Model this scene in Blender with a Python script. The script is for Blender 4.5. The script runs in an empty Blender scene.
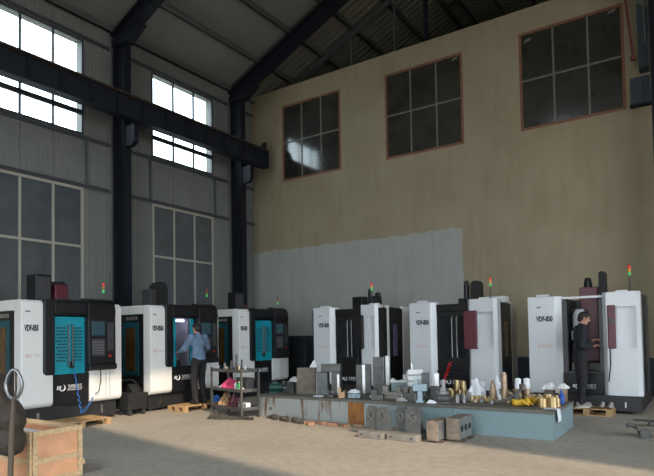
import bpy, bmesh, math, random
from mathutils import Vector, Matrix, noise as mnoise
random.seed(7)
PI = math.pi
S = bpy.context.scene
C = S.collection

# ------------------------------------------------------------------ camera, sky, sun, exposure
cam_d = bpy.data.cameras.new('camera'); cam = bpy.data.objects.new('camera', cam_d); C.objects.link(cam)
F, YAW, PIT, ROL, CY = 567.0, .5917, .035, -.0171, 316.0
fw = Vector((-math.sin(YAW), math.cos(YAW), 0)); rt = Vector((math.cos(YAW), math.sin(YAW), 0)); up = Vector((0, 0, 1))
fw, up = fw*math.cos(PIT)+up*math.sin(PIT), up*math.cos(PIT)-fw*math.sin(PIT)
rt, up = rt*math.cos(ROL)+up*math.sin(ROL), up*math.cos(ROL)-rt*math.sin(ROL)
M = Matrix((rt, up, -fw)).transposed().to_4x4(); M.translation = (0, 0, 1.5)
cam.matrix_world = M
cam_d.sensor_width = 36; cam_d.lens = F/654*36; cam_d.shift_y = (CY-238)/654; cam_d.clip_end = 300
S.camera = cam

W = bpy.data.worlds.new('sky'); S.world = W; W.use_nodes = True
bg = W.node_tree.nodes['Background']; bg.inputs[0].default_value = (.84, .93, 1, 1); bg.inputs[1].default_value = 7.5
SUN_T = Vector((-1.285, .69, -1))
sd = bpy.data.lights.new('sun', 'SUN'); sd.energy = 4.5; sd.angle = math.radians(.8); sd.color = (1, .79, .56)
so = bpy.data.objects.new('sun', sd); C.objects.link(so); so.rotation_euler = SUN_T.to_track_quat('-Z', 'Y').to_euler(); so.location = (20, -12, 20)
def portal(name, loc, rot, sx, sy):
    d = bpy.data.lights.new(name, 'AREA'); d.shape = 'RECTANGLE'; d.size = sx; d.size_y = sy
    d.cycles.is_portal = True
    o = bpy.data.objects.new(name, d); C.objects.link(o); o.location = loc; o.rotation_euler = rot
portal('portal_side', (12.15, 2.5, 3.5), (PI/2, 0, PI/2), 15, 7)
portal('portal_rear', (-1, -8.95, 2.6), (-PI/2, PI, 0), 12, 5.2)
portal('portal_window', (-12.9, 7.2, 7.9), (PI/2, 0, -PI/2), 2.4, 2.45)
portal('portal_window', (-12.9, 11.73, 7.9), (PI/2, 0, -PI/2), 2.4, 2.45)
portal('portal_added_rooflight', (-3.55, -3.7, 11.2), (0, math.atan(.45), 0), 6.4, 3)  # guides sky light through the added roof gaps
portal('portal_added_rooflight', (-3.55, -7.3, 11.2), (0, math.atan(.45), 0), 6.4, 3)
vs = S.view_settings; vs.view_transform = 'Standard'; vs.look = 'None'; vs.gamma = 1; vs.use_curve_mapping = False
vs.exposure = -0.1
S.cycles.use_denoising = True
S.cycles.max_bounces = 8; S.cycles.diffuse_bounces = 5; S.cycles.glossy_bounces = 3; S.cycles.transparent_max_bounces = 6
S.cycles.sample_clamp_indirect = 6
S.cycles.caustics_reflective = False; S.cycles.caustics_refractive = False

# ------------------------------------------------------------------ materials
MATS = {}
def mat(name, col, rough=.5, metal=0., var=.12, scale=6., bump=0., bscale=60., spec=.5, emit=None, es=0., stretch=None):
    m = bpy.data.materials.new(name); m.use_nodes = True; nt = m.node_tree; N = nt.nodes; L = nt.links
    p = N['Principled BSDF']
    p.inputs['Roughness'].default_value = rough; p.inputs['Metallic'].default_value = metal
    p.inputs['Specular IOR Level'].default_value = spec
    tc = N.new('ShaderNodeTexCoord'); src = tc.outputs['Object']
    if stretch:
        mp = N.new('ShaderNodeMapping'); mp.inputs['Scale'].default_value = stretch; L.new(src, mp.inputs['Vector']); src = mp.outputs[0]
    nz = N.new('ShaderNodeTexNoise'); nz.inputs['Scale'].default_value = scale; nz.inputs['Detail'].default_value = 4
    L.new(src, nz.inputs['Vector'])
    cr = N.new('ShaderNodeValToRGB'); cr.color_ramp.elements[0].position = .3; cr.color_ramp.elements[1].position = .7
    cr.color_ramp.elements[0].color = [max(0, c*(1-var)) for c in col]+[1]
    cr.color_ramp.elements[1].color = [min(1, c*(1+var)) for c in col]+[1]
    L.new(nz.outputs['Fac'], cr.inputs['Fac']); L.new(cr.outputs['Color'], p.inputs['Base Color'])
    if bump:
        n2 = N.new('ShaderNodeTexNoise'); n2.inputs['Scale'].default_value = bscale; L.new(src, n2.inputs['Vector'])
        b = N.new('ShaderNodeBump'); b.inputs['Strength'].default_value = bump; b.inputs['Distance'].default_value = .01
        L.new(n2.outputs['Fac'], b.inputs['Height']); L.new(b.outputs['Normal'], p.inputs['Normal'])
    if emit:
        p.inputs['Emission Color'].default_value = (*emit, 1); p.inputs['Emission Strength'].default_value = es
    MATS[name] = m; return m
mat('siding', (.175, .18, .168), .55, var=.06, scale=2)
mat('siding_slab', (.15, .15, .135), .7)
mat('roof_panel', (.20, .20, .185), .5, var=.05, scale=1)
mat('roof_brown', (.15, .14, .11), .7, var=.15, scale=2)
mat('navy_steel', (.010, .012, .019), .55, var=.2, spec=.25)
mat('girt', (.085, .09, .10), .55)
mat('purlin', (.10, .105, .10), .6)
mat('girder', (.013, .016, .024), .55, var=.25, scale=3, spec=.3)
mat('rust_rim', (.055, .034, .028), .7, var=.3)
mat('light_frame', (.40, .375, .32), .5, var=.05)
mat('dark_frame', (.045, .05, .055), .5)
mat('dusty_frame', (.16, .155, .13), .7, var=.2)
mat('orange_frame', (.20, .085, .045), .7, var=.25)
mat('dado', (.025, .032, .045), .6, var=.2)
mat('white_enamel', (.76, .76, .745), .27, var=.02, scale=2)
mat('cool_enamel', (.64, .66, .685), .25, var=.02, scale=2)
mat('black_enamel', (.010, .010, .012), .38, var=.15, spec=.35)
mat('dark_grey', (.045, .045, .05), .45)
mat('base_black', (.018, .019, .02), .5, var=.2)
mat('teal_dark', (.003, .07, .09), .4)
mat('teal', (.006, .27, .35), .35, var=.06)
mat('teal_hole', (.012, .05, .06), .5)
mat('maroon', (.105, .016, .03), .4, var=.1)
mat('amber_glass', (.075, .04, .013), .12, var=.3, scale=3)
mat('violet_glass', (.22, .19, .36), .15, var=.2)
mat('smoke_glass', (.02, .022, .024), .08, var=.2)
mat('screen', (.02, .045, .06), .12, emit=(.25, .5, .6), es=.05)
mat('panel_key', (.12, .12, .13), .5)
mat('loop_steel', (.24, .24, .25), .35, 1., var=.2)
mat('chrome', (.55, .56, .58), .22, 1., var=.05)
mat('steel', (.30, .30, .30), .42, .6, var=.2, scale=9)
mat('steel_bright', (.55, .56, .57), .3, .85, var=.12, scale=9)
mat('steel_dark', (.105, .103, .10), .5, .4, var=.25, scale=9)
mat('steel_brown', (.15, .125, .10), .6, .25, var=.25, scale=9)
mat('brown_block', (.24, .19, .15), .65, .2, var=.3, scale=12)
mat('cast_grey', (.115, .125, .128), .5, .3, var=.2, scale=10)
mat('plate_grey', (.24, .225, .20), .6, .2, var=.2)
mat('brass', (.66, .50, .27), .3, .9, var=.12, scale=14)
mat('bronze', (.43, .31, .21), .42, .7, var=.2, scale=14)
mat('paper', (.86, .88, .93), .8, var=.05)
mat('cloth_white', (.72, .73, .74), .9, var=.06)
mat('rag_dark', (.05, .045, .04), .95, var=.4, scale=20)
mat('pine', (.68, .47, .26), .7, var=.18, scale=4, stretch=(1, 8, 8))
mat('plywood', (.76, .39, .21), .65, var=.14, scale=5, bump=.1)
mat('pallet_wood', (.40, .25, .12), .75, var=.25, scale=5)
mat('cardboard', (.50, .33, .19), .85, var=.1)
mat('blue_hose', (.02, .13, .42), .4)
mat('red_hose', (.60, .02, .02), .4)
mat('black_rubber', (.012, .012, .012), .7)
mat('green_paint', (.008, .055, .042), .45)
mat('teal_cast', (.20, .30, .32), .6, var=.3, scale=12)
mat('pale_blue', (.36, .47, .53), .5, var=.1)
mat('pink_plastic', (.60, .05, .14), .5, var=.25, scale=16)
mat('brown_bag', (.38, .22, .12), .85, var=.25, scale=14)
mat('green_label', (.10, .50, .12), .5)
mat('yellow_glove', (.62, .37, .025), .7, var=.15)
mat('blue_plastic', (.03, .10, .42), .4)
mat('lamp_red', (.5, .02, .01), .3, emit=(1, .06, .02), es=.35)
mat('lamp_amber', (.5, .2, .02), .3, emit=(1, .35, .05), es=.25)
mat('lamp_green', (.05, .4, .1), .3, emit=(.1, .9, .25), es=.3)
mat('lamp_off_red', (.30, .02, .015), .3)
mat('lamp_off_amber', (.28, .12, .02), .3)
mat('lamp_off_green', (.02, .22, .08), .3)
mat('tube_light', (.8, .8, 1), .5, emit=(.75, .7, 1), es=9)
mat('cabinet_in', (.50, .50, .58), .5)
mat('skin', (.45, .24, .16), .5, var=.06)
mat('hair', (.012, .01, .009), .6)
mat('blue_shirt', (.13, .195, .30), .85, var=.1, scale=10)
mat('dark_trousers', (.012, .012, .015), .85)
mat('navy_jacket', (.010, .012, .018), .85, var=.15)
mat('brown_jacket', (.05, .035, .026), .75, var=.3, scale=12)
mat('jeans', (.05, .075, .12), .9, var=.2)
mat('shoe_grey', (.32, .30, .30), .7)
mat('shoe_black', (.015, .015, .015), .6)
mat('stick_wood', (.10, .075, .05), .7, var=.25)
mat('yard', (.33, .31, .28), .9)
mat('text_black', (.02, .02, .025), .6)
mat('text_red', (.62, .42, .38), .6)
mat('text_white', (.75, .77, .80), .6)
mat('red_pipe', (.14, .035, .025), .5)
mat('blue_box', (.035, .055, .075), .5)
mat('rubble', (.055, .048, .042), .95, var=.35, scale=20)
mat('brick_dust', (.33, .19, .12), .9, var=.25, scale=20)

def floor_mat():
    m = bpy.data.materials.new('concrete_floor'); m.use_nodes = True; nt = m.node_tree; N = nt.nodes; L = nt.links
    p = N['Principled BSDF']; p.inputs['Roughness'].default_value = .75; p.inputs['Specular IOR Level'].default_value = .25
    tc = N.new('ShaderNodeTexCoord')
    def nz(sc, det=5):
        n = N.new('ShaderNodeTexNoise'); n.inputs['Scale'].default_value = sc; n.inputs['Detail'].default_value = det
        L.new(tc.outputs['Object'], n.inputs['Vector']); return n
    a = nz(.7); b = nz(9, 8); c = nz(45, 3)
    r = N.new('ShaderNodeValToRGB'); r.color_ramp.elements[0].position = .32; r.color_ramp.elements[1].position = .68
    r.color_ramp.elements[0].color = (.355, .325, .28, 1); r.color_ramp.elements[1].color = (.45, .41, .355, 1)
    L.new(a.outputs['Fac'], r.inputs['Fac'])
    r2 = N.new('ShaderNodeValToRGB'); r2.color_ramp.elements[0].position = .28; r2.color_ramp.elements[1].position = .6
    r2.color_ramp.elements[0].color = (.78, .77, .76, 1); r2.color_ramp.elements[1].color = (1, 1, 1, 1)
    L.new(b.outputs['Fac'], r2.inputs['Fac'])
    mx = N.new('ShaderNodeMix'); mx.data_type = 'RGBA'; mx.blend_type = 'MULTIPLY'; mx.inputs[0].default_value = .8
    L.new(r.outputs['Color'], mx.inputs[6]); L.new(r2.outputs['Color'], mx.inputs[7]); L.new(mx.outputs[2], p.inputs['Base Color'])
    bp = N.new('ShaderNodeBump'); bp.inputs['Strength'].default_value = .25; bp.inputs['Distance'].default_value = .01
    L.new(c.outputs['Fac'], bp.inputs['Height']); L.new(bp.outputs['Normal'], p.inputs['Normal'])
    MATS['floor'] = m
floor_mat()

def endwall_mat():
    m = bpy.data.materials.new('end_wall_paint'); m.use_nodes = True; nt = m.node_tree; N = nt.nodes; L = nt.links
    p = N['Principled BSDF']; p.inputs['Roughness'].default_value = .85; p.inputs['Specular IOR Level'].default_value = .15
    tc = N.new('ShaderNodeTexCoord'); sx = N.new('ShaderNodeSeparateXYZ'); L.new(tc.outputs['Object'], sx.inputs[0])
    n = N.new('ShaderNodeTexNoise'); n.inputs['Scale'].default_value = .9; n.inputs['Detail'].default_value = 6; L.new(tc.outputs['Object'], n.inputs['Vector'])
    r = N.new('ShaderNodeValToRGB'); r.color_ramp.elements[0].position = .3; r.color_ramp.elements[1].position = .7
    r.color_ramp.elements[0].color = (.315, .263, .175, 1); r.color_ramp.elements[1].color = (.37, .315, .215, 1); L.new(n.outputs['Fac'], r.inputs['Fac'])
    n2 = N.new('ShaderNodeTexNoise'); n2.inputs['Scale'].default_value = 1.6; L.new(tc.outputs['Object'], n2.inputs['Vector'])
    rg = N.new('ShaderNodeValToRGB'); rg.color_ramp.elements[0].color = (.36, .365, .34, 1); rg.color_ramp.elements[1].color = (.41, .415, .39, 1); L.new(n2.outputs['Fac'], rg.inputs['Fac'])
    def mth(op, a, b):
        k = N.new('ShaderNodeMath'); k.operation = op
        for i, v in enumerate((a, b)):
            if isinstance(v, (int, float)): k.inputs[i].default_value = v
            else: L.new(v, k.inputs[i])
        return k.outputs[0]
    n3 = N.new('ShaderNodeTexNoise'); n3.inputs['Scale'].default_value = 3; L.new(tc.outputs['Object'], n3.inputs['Vector'])
    wob = mth('MULTIPLY', mth('SUBTRACT', n3.outputs['Fac'], .5), .18)
    mask = mth('MULTIPLY', mth('LESS_THAN', mth('ADD', sx.outputs[2], wob), 4.40), mth('LESS_THAN', mth('ADD', sx.outputs[0], wob), -5.5))
    mx = N.new('ShaderNodeMix'); mx.data_type = 'RGBA'; L.new(mask, mx.inputs[0]); L.new(r.outputs['Color'], mx.inputs[6]); L.new(rg.outputs['Color'], mx.inputs[7])
    # damp stains, streaked downwards
    mp = N.new('ShaderNodeMapping'); mp.inputs['Scale'].default_value = (2.6, 1, .35); L.new(tc.outputs['Object'], mp.inputs['Vector'])
    n4 = N.new('ShaderNodeTexNoise'); n4.inputs['Scale'].default_value = 2.2; n4.inputs['Detail'].default_value = 6; L.new(mp.outputs[0], n4.inputs['Vector'])
    rs = N.new('ShaderNodeValToRGB'); rs.color_ramp.elements[0].position = .3; rs.color_ramp.elements[0].color = (.90, .89, .87, 1); rs.color_ramp.elements[1].position = .55; rs.color_ramp.elements[1].color = (1, 1, 1, 1)
    L.new(n4.outputs['Fac'], rs.inputs['Fac'])
    mm = N.new('ShaderNodeMix'); mm.data_type = 'RGBA'; mm.blend_type = 'MULTIPLY'; mm.inputs[0].default_value = .8
    L.new(mx.outputs[2], mm.inputs[6]); L.new(rs.outputs['Color'], mm.inputs[7]); L.new(mm.outputs[2], p.inputs['Base Color'])
    nb = N.new('ShaderNodeTexNoise'); nb.inputs['Scale'].default_value = 12; nb.inputs['Detail'].default_value = 6; L.new(tc.outputs['Object'], nb.inputs['Vector'])
    bp = N.new('ShaderNodeBump'); bp.inputs['Strength'].default_value = .3; bp.inputs['Distance'].default_value = .02
    L.new(nb.outputs['Fac'], bp.inputs['Height']); L.new(bp.outputs['Normal'], p.inputs['Normal'])
    MATS['end_wall'] = m
endwall_mat()

def platform_mat():
    m = bpy.data.materials.new('platform_paint'); m.use_nodes = True; nt = m.node_tree; N = nt.nodes; L = nt.links
    p = N['Principled BSDF']; p.inputs['Roughness'].default_value = .6
    tc = N.new('ShaderNodeTexCoord'); sx = N.new('ShaderNodeSeparateXYZ'); L.new(tc.outputs['Object'], sx.inputs[0])
    mp = N.new('ShaderNodeMapping'); mp.inputs['Scale'].default_value = (5, 1, .9); L.new(tc.outputs['Object'], mp.inputs['Vector'])
    n = N.new('ShaderNodeTexNoise'); n.inputs['Scale'].default_value = 1.6; n.inputs['Detail'].default_value = 8; L.new(mp.outputs[0], n.inputs['Vector'])
    # paint: pale with rust streaks towards the left half, blue towards the right half
    mr = N.new('ShaderNodeMapRange'); mr.inputs[1].default_value = 1.9; mr.inputs[2].default_value = 3.0; L.new(sx.outputs[0], mr.inputs[0])
    mx = N.new('ShaderNodeMix'); mx.data_type = 'RGBA'; mx.inputs[6].default_value = (.38, .40, .385, 1); mx.inputs[7].default_value = (.21, .295, .315, 1); L.new(mr.outputs[0], mx.inputs[0])
    r = N.new('ShaderNodeValToRGB'); r.color_ramp.elements[0].position = .54; r.color_ramp.elements[1].position = .68
    r.color_ramp.elements[0].color = (0, 0, 0, 1); r.color_ramp.elements[1].color = (1, 1, 1, 1); L.new(n.outputs['Fac'], r.inputs['Fac'])
    inv = N.new('ShaderNodeMath'); inv.operation = 'SUBTRACT'; inv.inputs[0].default_value = 1; L.new(mr.outputs[0], inv.inputs[1])
    k = N.new('ShaderNodeMath'); k.operation = 'MULTIPLY'; L.new(r.outputs['Color'], k.inputs[0]); L.new(inv.outputs[0], k.inputs[1])
    m2 = N.new('ShaderNodeMix'); m2.data_type = 'RGBA'; m2.inputs[7].default_value = (.17, .085, .035, 1); L.new(mx.outputs[2], m2.inputs[6]); L.new(k.outputs[0], m2.inputs[0])
    L.new(m2.outputs[2], p.inputs['Base Color']); MATS['platform'] = m
platform_mat()
mat('rust_sheet', (.30, .125, .035), .8, var=.4, scale=7, stretch=(6, 1, .7))
mat('platform_top', (.15, .14, .12), .7, .1, var=.25, scale=4)

def glass_mat(name, tint, gloss):
    m = bpy.data.materials.new(name); m.use_nodes = True; nt = m.node_tree; N = nt.nodes; L = nt.links
    N.remove(N['Principled BSDF']); t = N.new('ShaderNodeBsdfTransparent'); t.inputs[0].default_value = (*tint, 1)
    g = N.new('ShaderNodeBsdfGlossy'); g.inputs['Roughness'].default_value = .05
    fr = N.new('ShaderNodeFresnel'); fr.inputs[0].default_value = gloss
    gm = N.new('ShaderNodeNewGeometry'); iv = N.new('ShaderNodeMath'); iv.operation = 'SUBTRACT'; iv.inputs[0].default_value = 1; L.new(gm.outputs['Backfacing'], iv.inputs[1])
    fm = N.new('ShaderNodeMath'); fm.operation = 'MULTIPLY'; L.new(fr.outputs[0], fm.inputs[0]); L.new(iv.outputs[0], fm.inputs[1])
    mx = N.new('ShaderNodeMixShader'); L.new(fm.outputs[0], mx.inputs[0]); L.new(t.outputs[0], mx.inputs[1]); L.new(g.outputs[0], mx.inputs[2])
    L.new(mx.outputs[0], N['Material Output'].inputs[0]); MATS[name] = m
glass_mat('clear_glass', (.9, .95, .96), 1.45)
def pane_dark(name, col, spec=.5, rough=.07):
    m = mat(name, col, rough, var=.15, scale=2, spec=spec)
pane_dark('dark_pane', (.034, .033, .028), 1.0, .11)
pane_dark('grey_pane', (.085, .098, .108), .8)

# ------------------------------------------------------------------ mesh builder
class MB:
    def __init__(s): s.bm = bmesh.new()
    def box(s, x0, x1, y0, y1, z0, z1, mtx=None):
        v = [s.bm.verts.new((x, y, z)) for z in (z0, z1) for y in (y0, y1) for x in (x0, x1)]
        for f in ((0, 2, 3, 1), (4, 5, 7, 6), (0, 1, 5, 4), (2, 6, 7, 3), (0, 4, 6, 2), (1, 3, 7, 5)): s.bm.faces.new([v[i] for i in f])
        if mtx: bmesh.ops.transform(s.bm, matrix=mtx, verts=v)
        return s
    def prism(s, poly, axis, a, b, mtx=None):
        # poly: list of 2D points; axis: extruded axis 'x','y','z'
        def P(p, t): return {'x': (t, p[0], p[1]), 'y': (p[0], t, p[1]), 'z': (p[0], p[1], t)}[axis]
        A = [s.bm.verts.new(P(p, a)) for p in poly]; B = [s.bm.verts.new(P(p, b)) for p in poly]; n = len(poly)
        fs = [s.bm.faces.new(A), s.bm.faces.new(B[::-1])]
        for i in range(n): fs.append(s.bm.faces.new((A[i], B[i], B[(i+1) % n], A[(i+1) % n])))
        bmesh.ops.recalc_face_normals(s.bm, faces=fs)
        if mtx: bmesh.ops.transform(s.bm, matrix=mtx, verts=A+B)
        return s
    def lathe(s, prof, n=16, at=(0, 0, 0), mtx=None):
        vs = []; rings = []
        for r, z in prof:
            ring = []
            for i in range(n):
                a = 2*PI*i/n; v = s.bm.verts.new((r*math.cos(a), r*math.sin(a), z)); ring.append(v); vs.append(v)
            rings.append(ring)
        for a, b in zip(rings, rings[1:]):
            for i in range(n): s.bm.faces.new((a[i], a[(i+1) % n], b[(i+1) % n], b[i]))
        if prof[0][0] > 1e-6 and prof[0] != prof[-1]: s.bm.faces.new(rings[0][::-1])
        if prof[-1][0] > 1e-6 and prof[0] != prof[-1]: s.bm.faces.new(rings[-1])
        m = Matrix.Translation(at) @ (mtx or Matrix())
        bmesh.ops.transform(s.bm, matrix=m, verts=vs); return s
    def cyl(s, p, q, r, n=12, r2=None):
        p = Vector(p); q = Vector(q); d = q-p
        m = Matrix.Translation(p) @ d.to_track_quat('Z', 'Y').to_matrix().to_4x4()
        return s.lathe([(r, 0), (r2 if r2 is not None else r, d.length)], n, mtx=m)
    def tube(s, pts, r, n=8, closed=False):
        pts = [Vector(p) for p in pts]; rings = []; N = len(pts)
        rr = r if isinstance(r, (list, tuple)) else [r]*N
        prev = None
        for i, p in enumerate(pts):
            if closed: t = pts[(i+1) % N]-pts[i-1]
            else: t = pts[min(i+1, N-1)]-pts[max(i-1, 0)]
            t.normalize()
            if prev is None: u = t.orthogonal().normalized()
            else: u = (prev-t*prev.dot(t)).normalized()
            prev = u; w = t.cross(u)
            rings.append([s.bm.verts.new(p+(u*math.cos(2*PI*k/n)+w*math.sin(2*PI*k/n))*rr[i]) for k in range(n)])
        for i in range(N if closed else N-1):
            a, b = rings[i], rings[(i+1) % N]
            for k in range(n): s.bm.faces.new((a[k], a[(k+1) % n], b[(k+1) % n], b[k]))
        if not closed: s.bm.faces.new(rings[0][::-1]); s.bm.faces.new(rings[-1])
        return s
    def ball(s, c, r, rot=None, seg=12):
        r = r if isinstance(r, (list, tuple)) else (r, r, r)
        m = Matrix.Translation(c) @ (rot or Matrix()) @ Matrix.Diagonal((*r, 1))
        bmesh.ops.create_uvsphere(s.bm, u_segments=seg, v_segments=max(6, seg*2//3), radius=1, matrix=m); return s
    def build(s, name, m, parent=None, loc=None, rot=None, bevel=0, smooth=False, label=None, seg=2):
        bmesh.ops.recalc_face_normals(s.bm, faces=s.bm.faces)
        me = bpy.data.meshes.new(name); s.bm.to_mesh(me); s.bm.free()
        me.materials.append(MATS[m] if isinstance(m, str) else m)
        if smooth:
            for p in me.polygons: p.use_smooth = True
        o = bpy.data.objects.new(name, me); C.objects.link(o)
        if parent: o.parent = parent
        if loc: o.location = loc
        if rot is not None: o.rotation_euler = (0, 0, rot)
        if bevel:
            b = o.modifiers.new('bevel', 'BEVEL'); b.width = bevel; b.segments = seg; b.limit_method = 'ANGLE'; b.angle_limit = math.radians(40)
        if smooth == 'auto':
            pass
        if label: o['label'] = label
        return o
def tag(o, label=None, cat=None, group=None, kind=None):
    if label: o['label'] = label
    if cat: o['category'] = cat
    if group: o['group'] = group
    if kind: o['kind'] = kind
    return o
def empty(name, loc, rot=0, label=None, cat=None, group=None, kind=None):
    o = bpy.data.objects.new(name, None); C.objects.link(o); o.location = loc; o.rotation_euler = (0, 0, rot); o.empty_display_size = .2
    return tag(o, label, cat, group, kind)
def share(name, src, parent, loc=(0, 0, 0), rot=None):
    o = src.copy(); o.name = name; C.objects.link(o); o.parent = parent; o.location = loc
    if rot is not None: o.rotation_euler = rot
    return o
def text(name, s, size, m, parent, mtx, ext=.002):
    cu = bpy.data.curves.new(name, 'FONT'); cu.body = s; cu.size = size; cu.extrude = ext; cu.align_x = 'LEFT'
    cu.offset = .006; cu.resolution_u = 3
    t = bpy.data.objects.new(name, cu); C.objects.link(t); dg = bpy.context.evaluated_depsgraph_get()
    me = bpy.data.meshes.new_from_object(t.evaluated_get(dg)); bpy.data.objects.remove(t); me.materials.clear(); me.materials.append(MATS[m])
    o = bpy.data.objects.new(name, me); C.objects.link(o); o.parent = parent; o.matrix_local = mtx; return o
def rbox_poly(x0, x1, z0, z1, r, corners='abcd', n=5):
    # rounded rectangle; corners a=(x0,z0) b=(x1,z0) c=(x1,z1) d=(x0,z1)
    out = []
    for key, cx, cz, a0 in (('a', x0, z0, PI), ('b', x1, z0, 1.5*PI), ('c', x1, z1, 0), ('d', x0, z1, .5*PI)):
        sx = 1 if key in 'ad' else -1; sz = 1 if key in 'ab' else -1
        if key in corners:
            for i in range(n+1):
                a = a0+.5*PI*i/n; out.append((cx+sx*r+r*math.cos(a), cz+sz*r+r*math.sin(a)))
        else: out.append((cx, cz))
    return out

XW, YW = -13.0, 14.865
RS = .45                                     # roof pitch
def rz(x): return 9.85+RS*(x+13) if x < -6.7 else (9.85+RS*(-.4-x) if x < -.4 else (9.85+RS*(x+.4) if x < 5.9 else 9.85+RS*(12.2-x)))

# ------------------------------------------------------------------ floor and yard
tag(MB().box(-13.3, 12.5, -9.3, 22, -.2, 0).build('floor', 'floor'), 'dusty sand grey concrete workshop floor', kind='structure')
tag(MB().box(-60, 60, -60, 60, -.5, -.21).build('ground', 'yard'), 'pale concrete yard outside the workshop', kind='structure')

# ------------------------------------------------------------------ left wall: slab pieces round the openings, ribbed panels, girts
WIN_L = [(6.0, 8.4), (10.53, 12.93)]
LZ0, LZ1, UZ0, UZ1 = .85, 5.35, 6.7, 9.15
mb = MB()
ys = [-9.3, 6.0, 8.4, 10.53, 12.93, 22]
for a, b in zip(ys, ys[1:]):
    if (a, b) in WIN_L:
        mb.box(-13.3, -13.03, a, b, 0, LZ0); mb.box(-13.3, -13.03, a, b, LZ1, UZ0); mb.box(-13.3, -13.03, a, b, UZ1, 9.85)
    else: mb.box(-13.3, -13.03, a, b, 0, 9.85)
wl = tag(mb.build('wall_left', 'siding_slab'), 'grey ribbed metal side wall of the workshop', kind='structure')
def ribbed(y0, y1, z0, z1, x=XW):
    m = MB(); n = max(2, round((y1-y0)/.1)); st = (y1-y0-.012)/n; pr = [(x-.03, y0+.006)]
    for i in range(n):
        a = y0+.006+i*st
        pr += [(x, a), (x, a+st*.62), (x-.012, a+st*.72), (x-.012, a+st*.92)]
    pr += [(x, y1-.006), (x-.03, y1-.006)]
    return m.prism(pr, 'z', z0, z1)
bp = [4.4, 5.2, 6.0, 6.8, 7.6, 8.4, 9.1, 9.8, 10.53, 11.33, 12.13, 12.93, 13.6, 14.24, 14.865]
for a, b in zip(bp, bp[1:]):
    inwin = any(w0-.01 <= a and b <= w1+.01 for w0, w1 in WIN_L)
    for z0, z1 in (([(LZ1, UZ0), (UZ1, 9.85)]) if inwin else [(0, 5.33), (5.33, 6.7), (6.7, 9.2), (9.2, 9.85)]):
        ribbed(a, b, z0+.004, z1-.004).build('wall_panel', 'siding', wl)
for z in (5.40, 6.62, 9.21):
    for a, b in ((4.4, 9.14), (9.42, 13.59), (13.87, 14.86)):
        MB().prism([(XW+.001, z-.035), (XW+.07, z-.035), (XW+.07, z-.02), (XW+.02, z-.02), (XW+.02, z+.02), (XW+.07, z+.02), (XW+.07, z+.035), (XW+.001, z+.035)], 'y', a, b).build('girt', 'girt', wl)
for y in (5.93, 8.47, 10.46, 13.0):
    MB().box(XW+.001, XW+.05, y-.03, y+.03, 5.44, 6.58).build('jamb_post', 'girt', wl)

def window(name, label, origin, W_, z0, z1, us, zs, frame_m, pane_m, along, thick=.05, mull=.03, deep=.06, rail_m=None, rails=None):
    """along 'y' (left wall, faces +x) or 'x' (end wall, faces -y); us, zs: bar positions"""
    e = empty(name, origin, 0, label, kind='structure')
    def bx(u0, u1, a, b, d0, d1):
        return MB().box(d0, d1, u0, u1, a, b) if along == 'y' else MB().box(u0, u1, d0, d1, a, b)
    d0, d1 = (-.05, deep-.05) if along == 'y' else (-deep+.05, .05)
    for (u0, u1, a, b) in ((0, thick, z0, z1), (W_-thick, W_, z0, z1), (thick, W_-thick, z0, z0+thick), (thick, W_-thick, z1-thick, z1)):
        bx(u0, u1, a, b, d0, d1).build('frame_bar', frame_m, e)
    for u in us: bx(u-mull/2, u+mull/2, z0+thick, z1-thick, d0+.006, d1-.006).build('mullion', frame_m if not rail_m else rail_m, e)
    hz = [(z, mull) for z in zs]+list(rails or [])
    for z, t in hz: bx(thick, W_-thick, z-t/2, z+t/2, d0+.003, d1-.003).build('rail', frame_m if not rail_m else rail_m, e)
    ue = [thick]+list(us)+[W_-thick]; ze = [z0+thick]+sorted(z for z, t in hz)+[z1-thick]
    dp = -.02 if along == 'y' else .02
    for a, b in zip(ue, ue[1:]):
        for c, d in zip(ze, ze[1:]):
            bx(a, b, c, d, dp-.004, dp+.004).build('pane', pane_m, e)
    return e
n = 1
for (a, b) in WIN_L:
    nm = 'nearer the left photo edge' if n == 1 else 'between the two dark columns'
    window(f'window_{n}', 'bright high strip window '+nm, (XW, a, 0), b-a, UZ0, UZ1, [.8, 1.6], [], 'dark_frame', 'clear_glass', 'y', mull=.05, rails=[(7.27, .12)]); n += 1
    window(f'window_{n}', 'tall pale framed lower window '+nm, (XW, a, 0), b-a, LZ0, LZ1, [.8, 1.6], [3.85, 2.35], 'light_frame', 'grey_pane', 'y', thick=.07, mull=.06); n += 1
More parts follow.
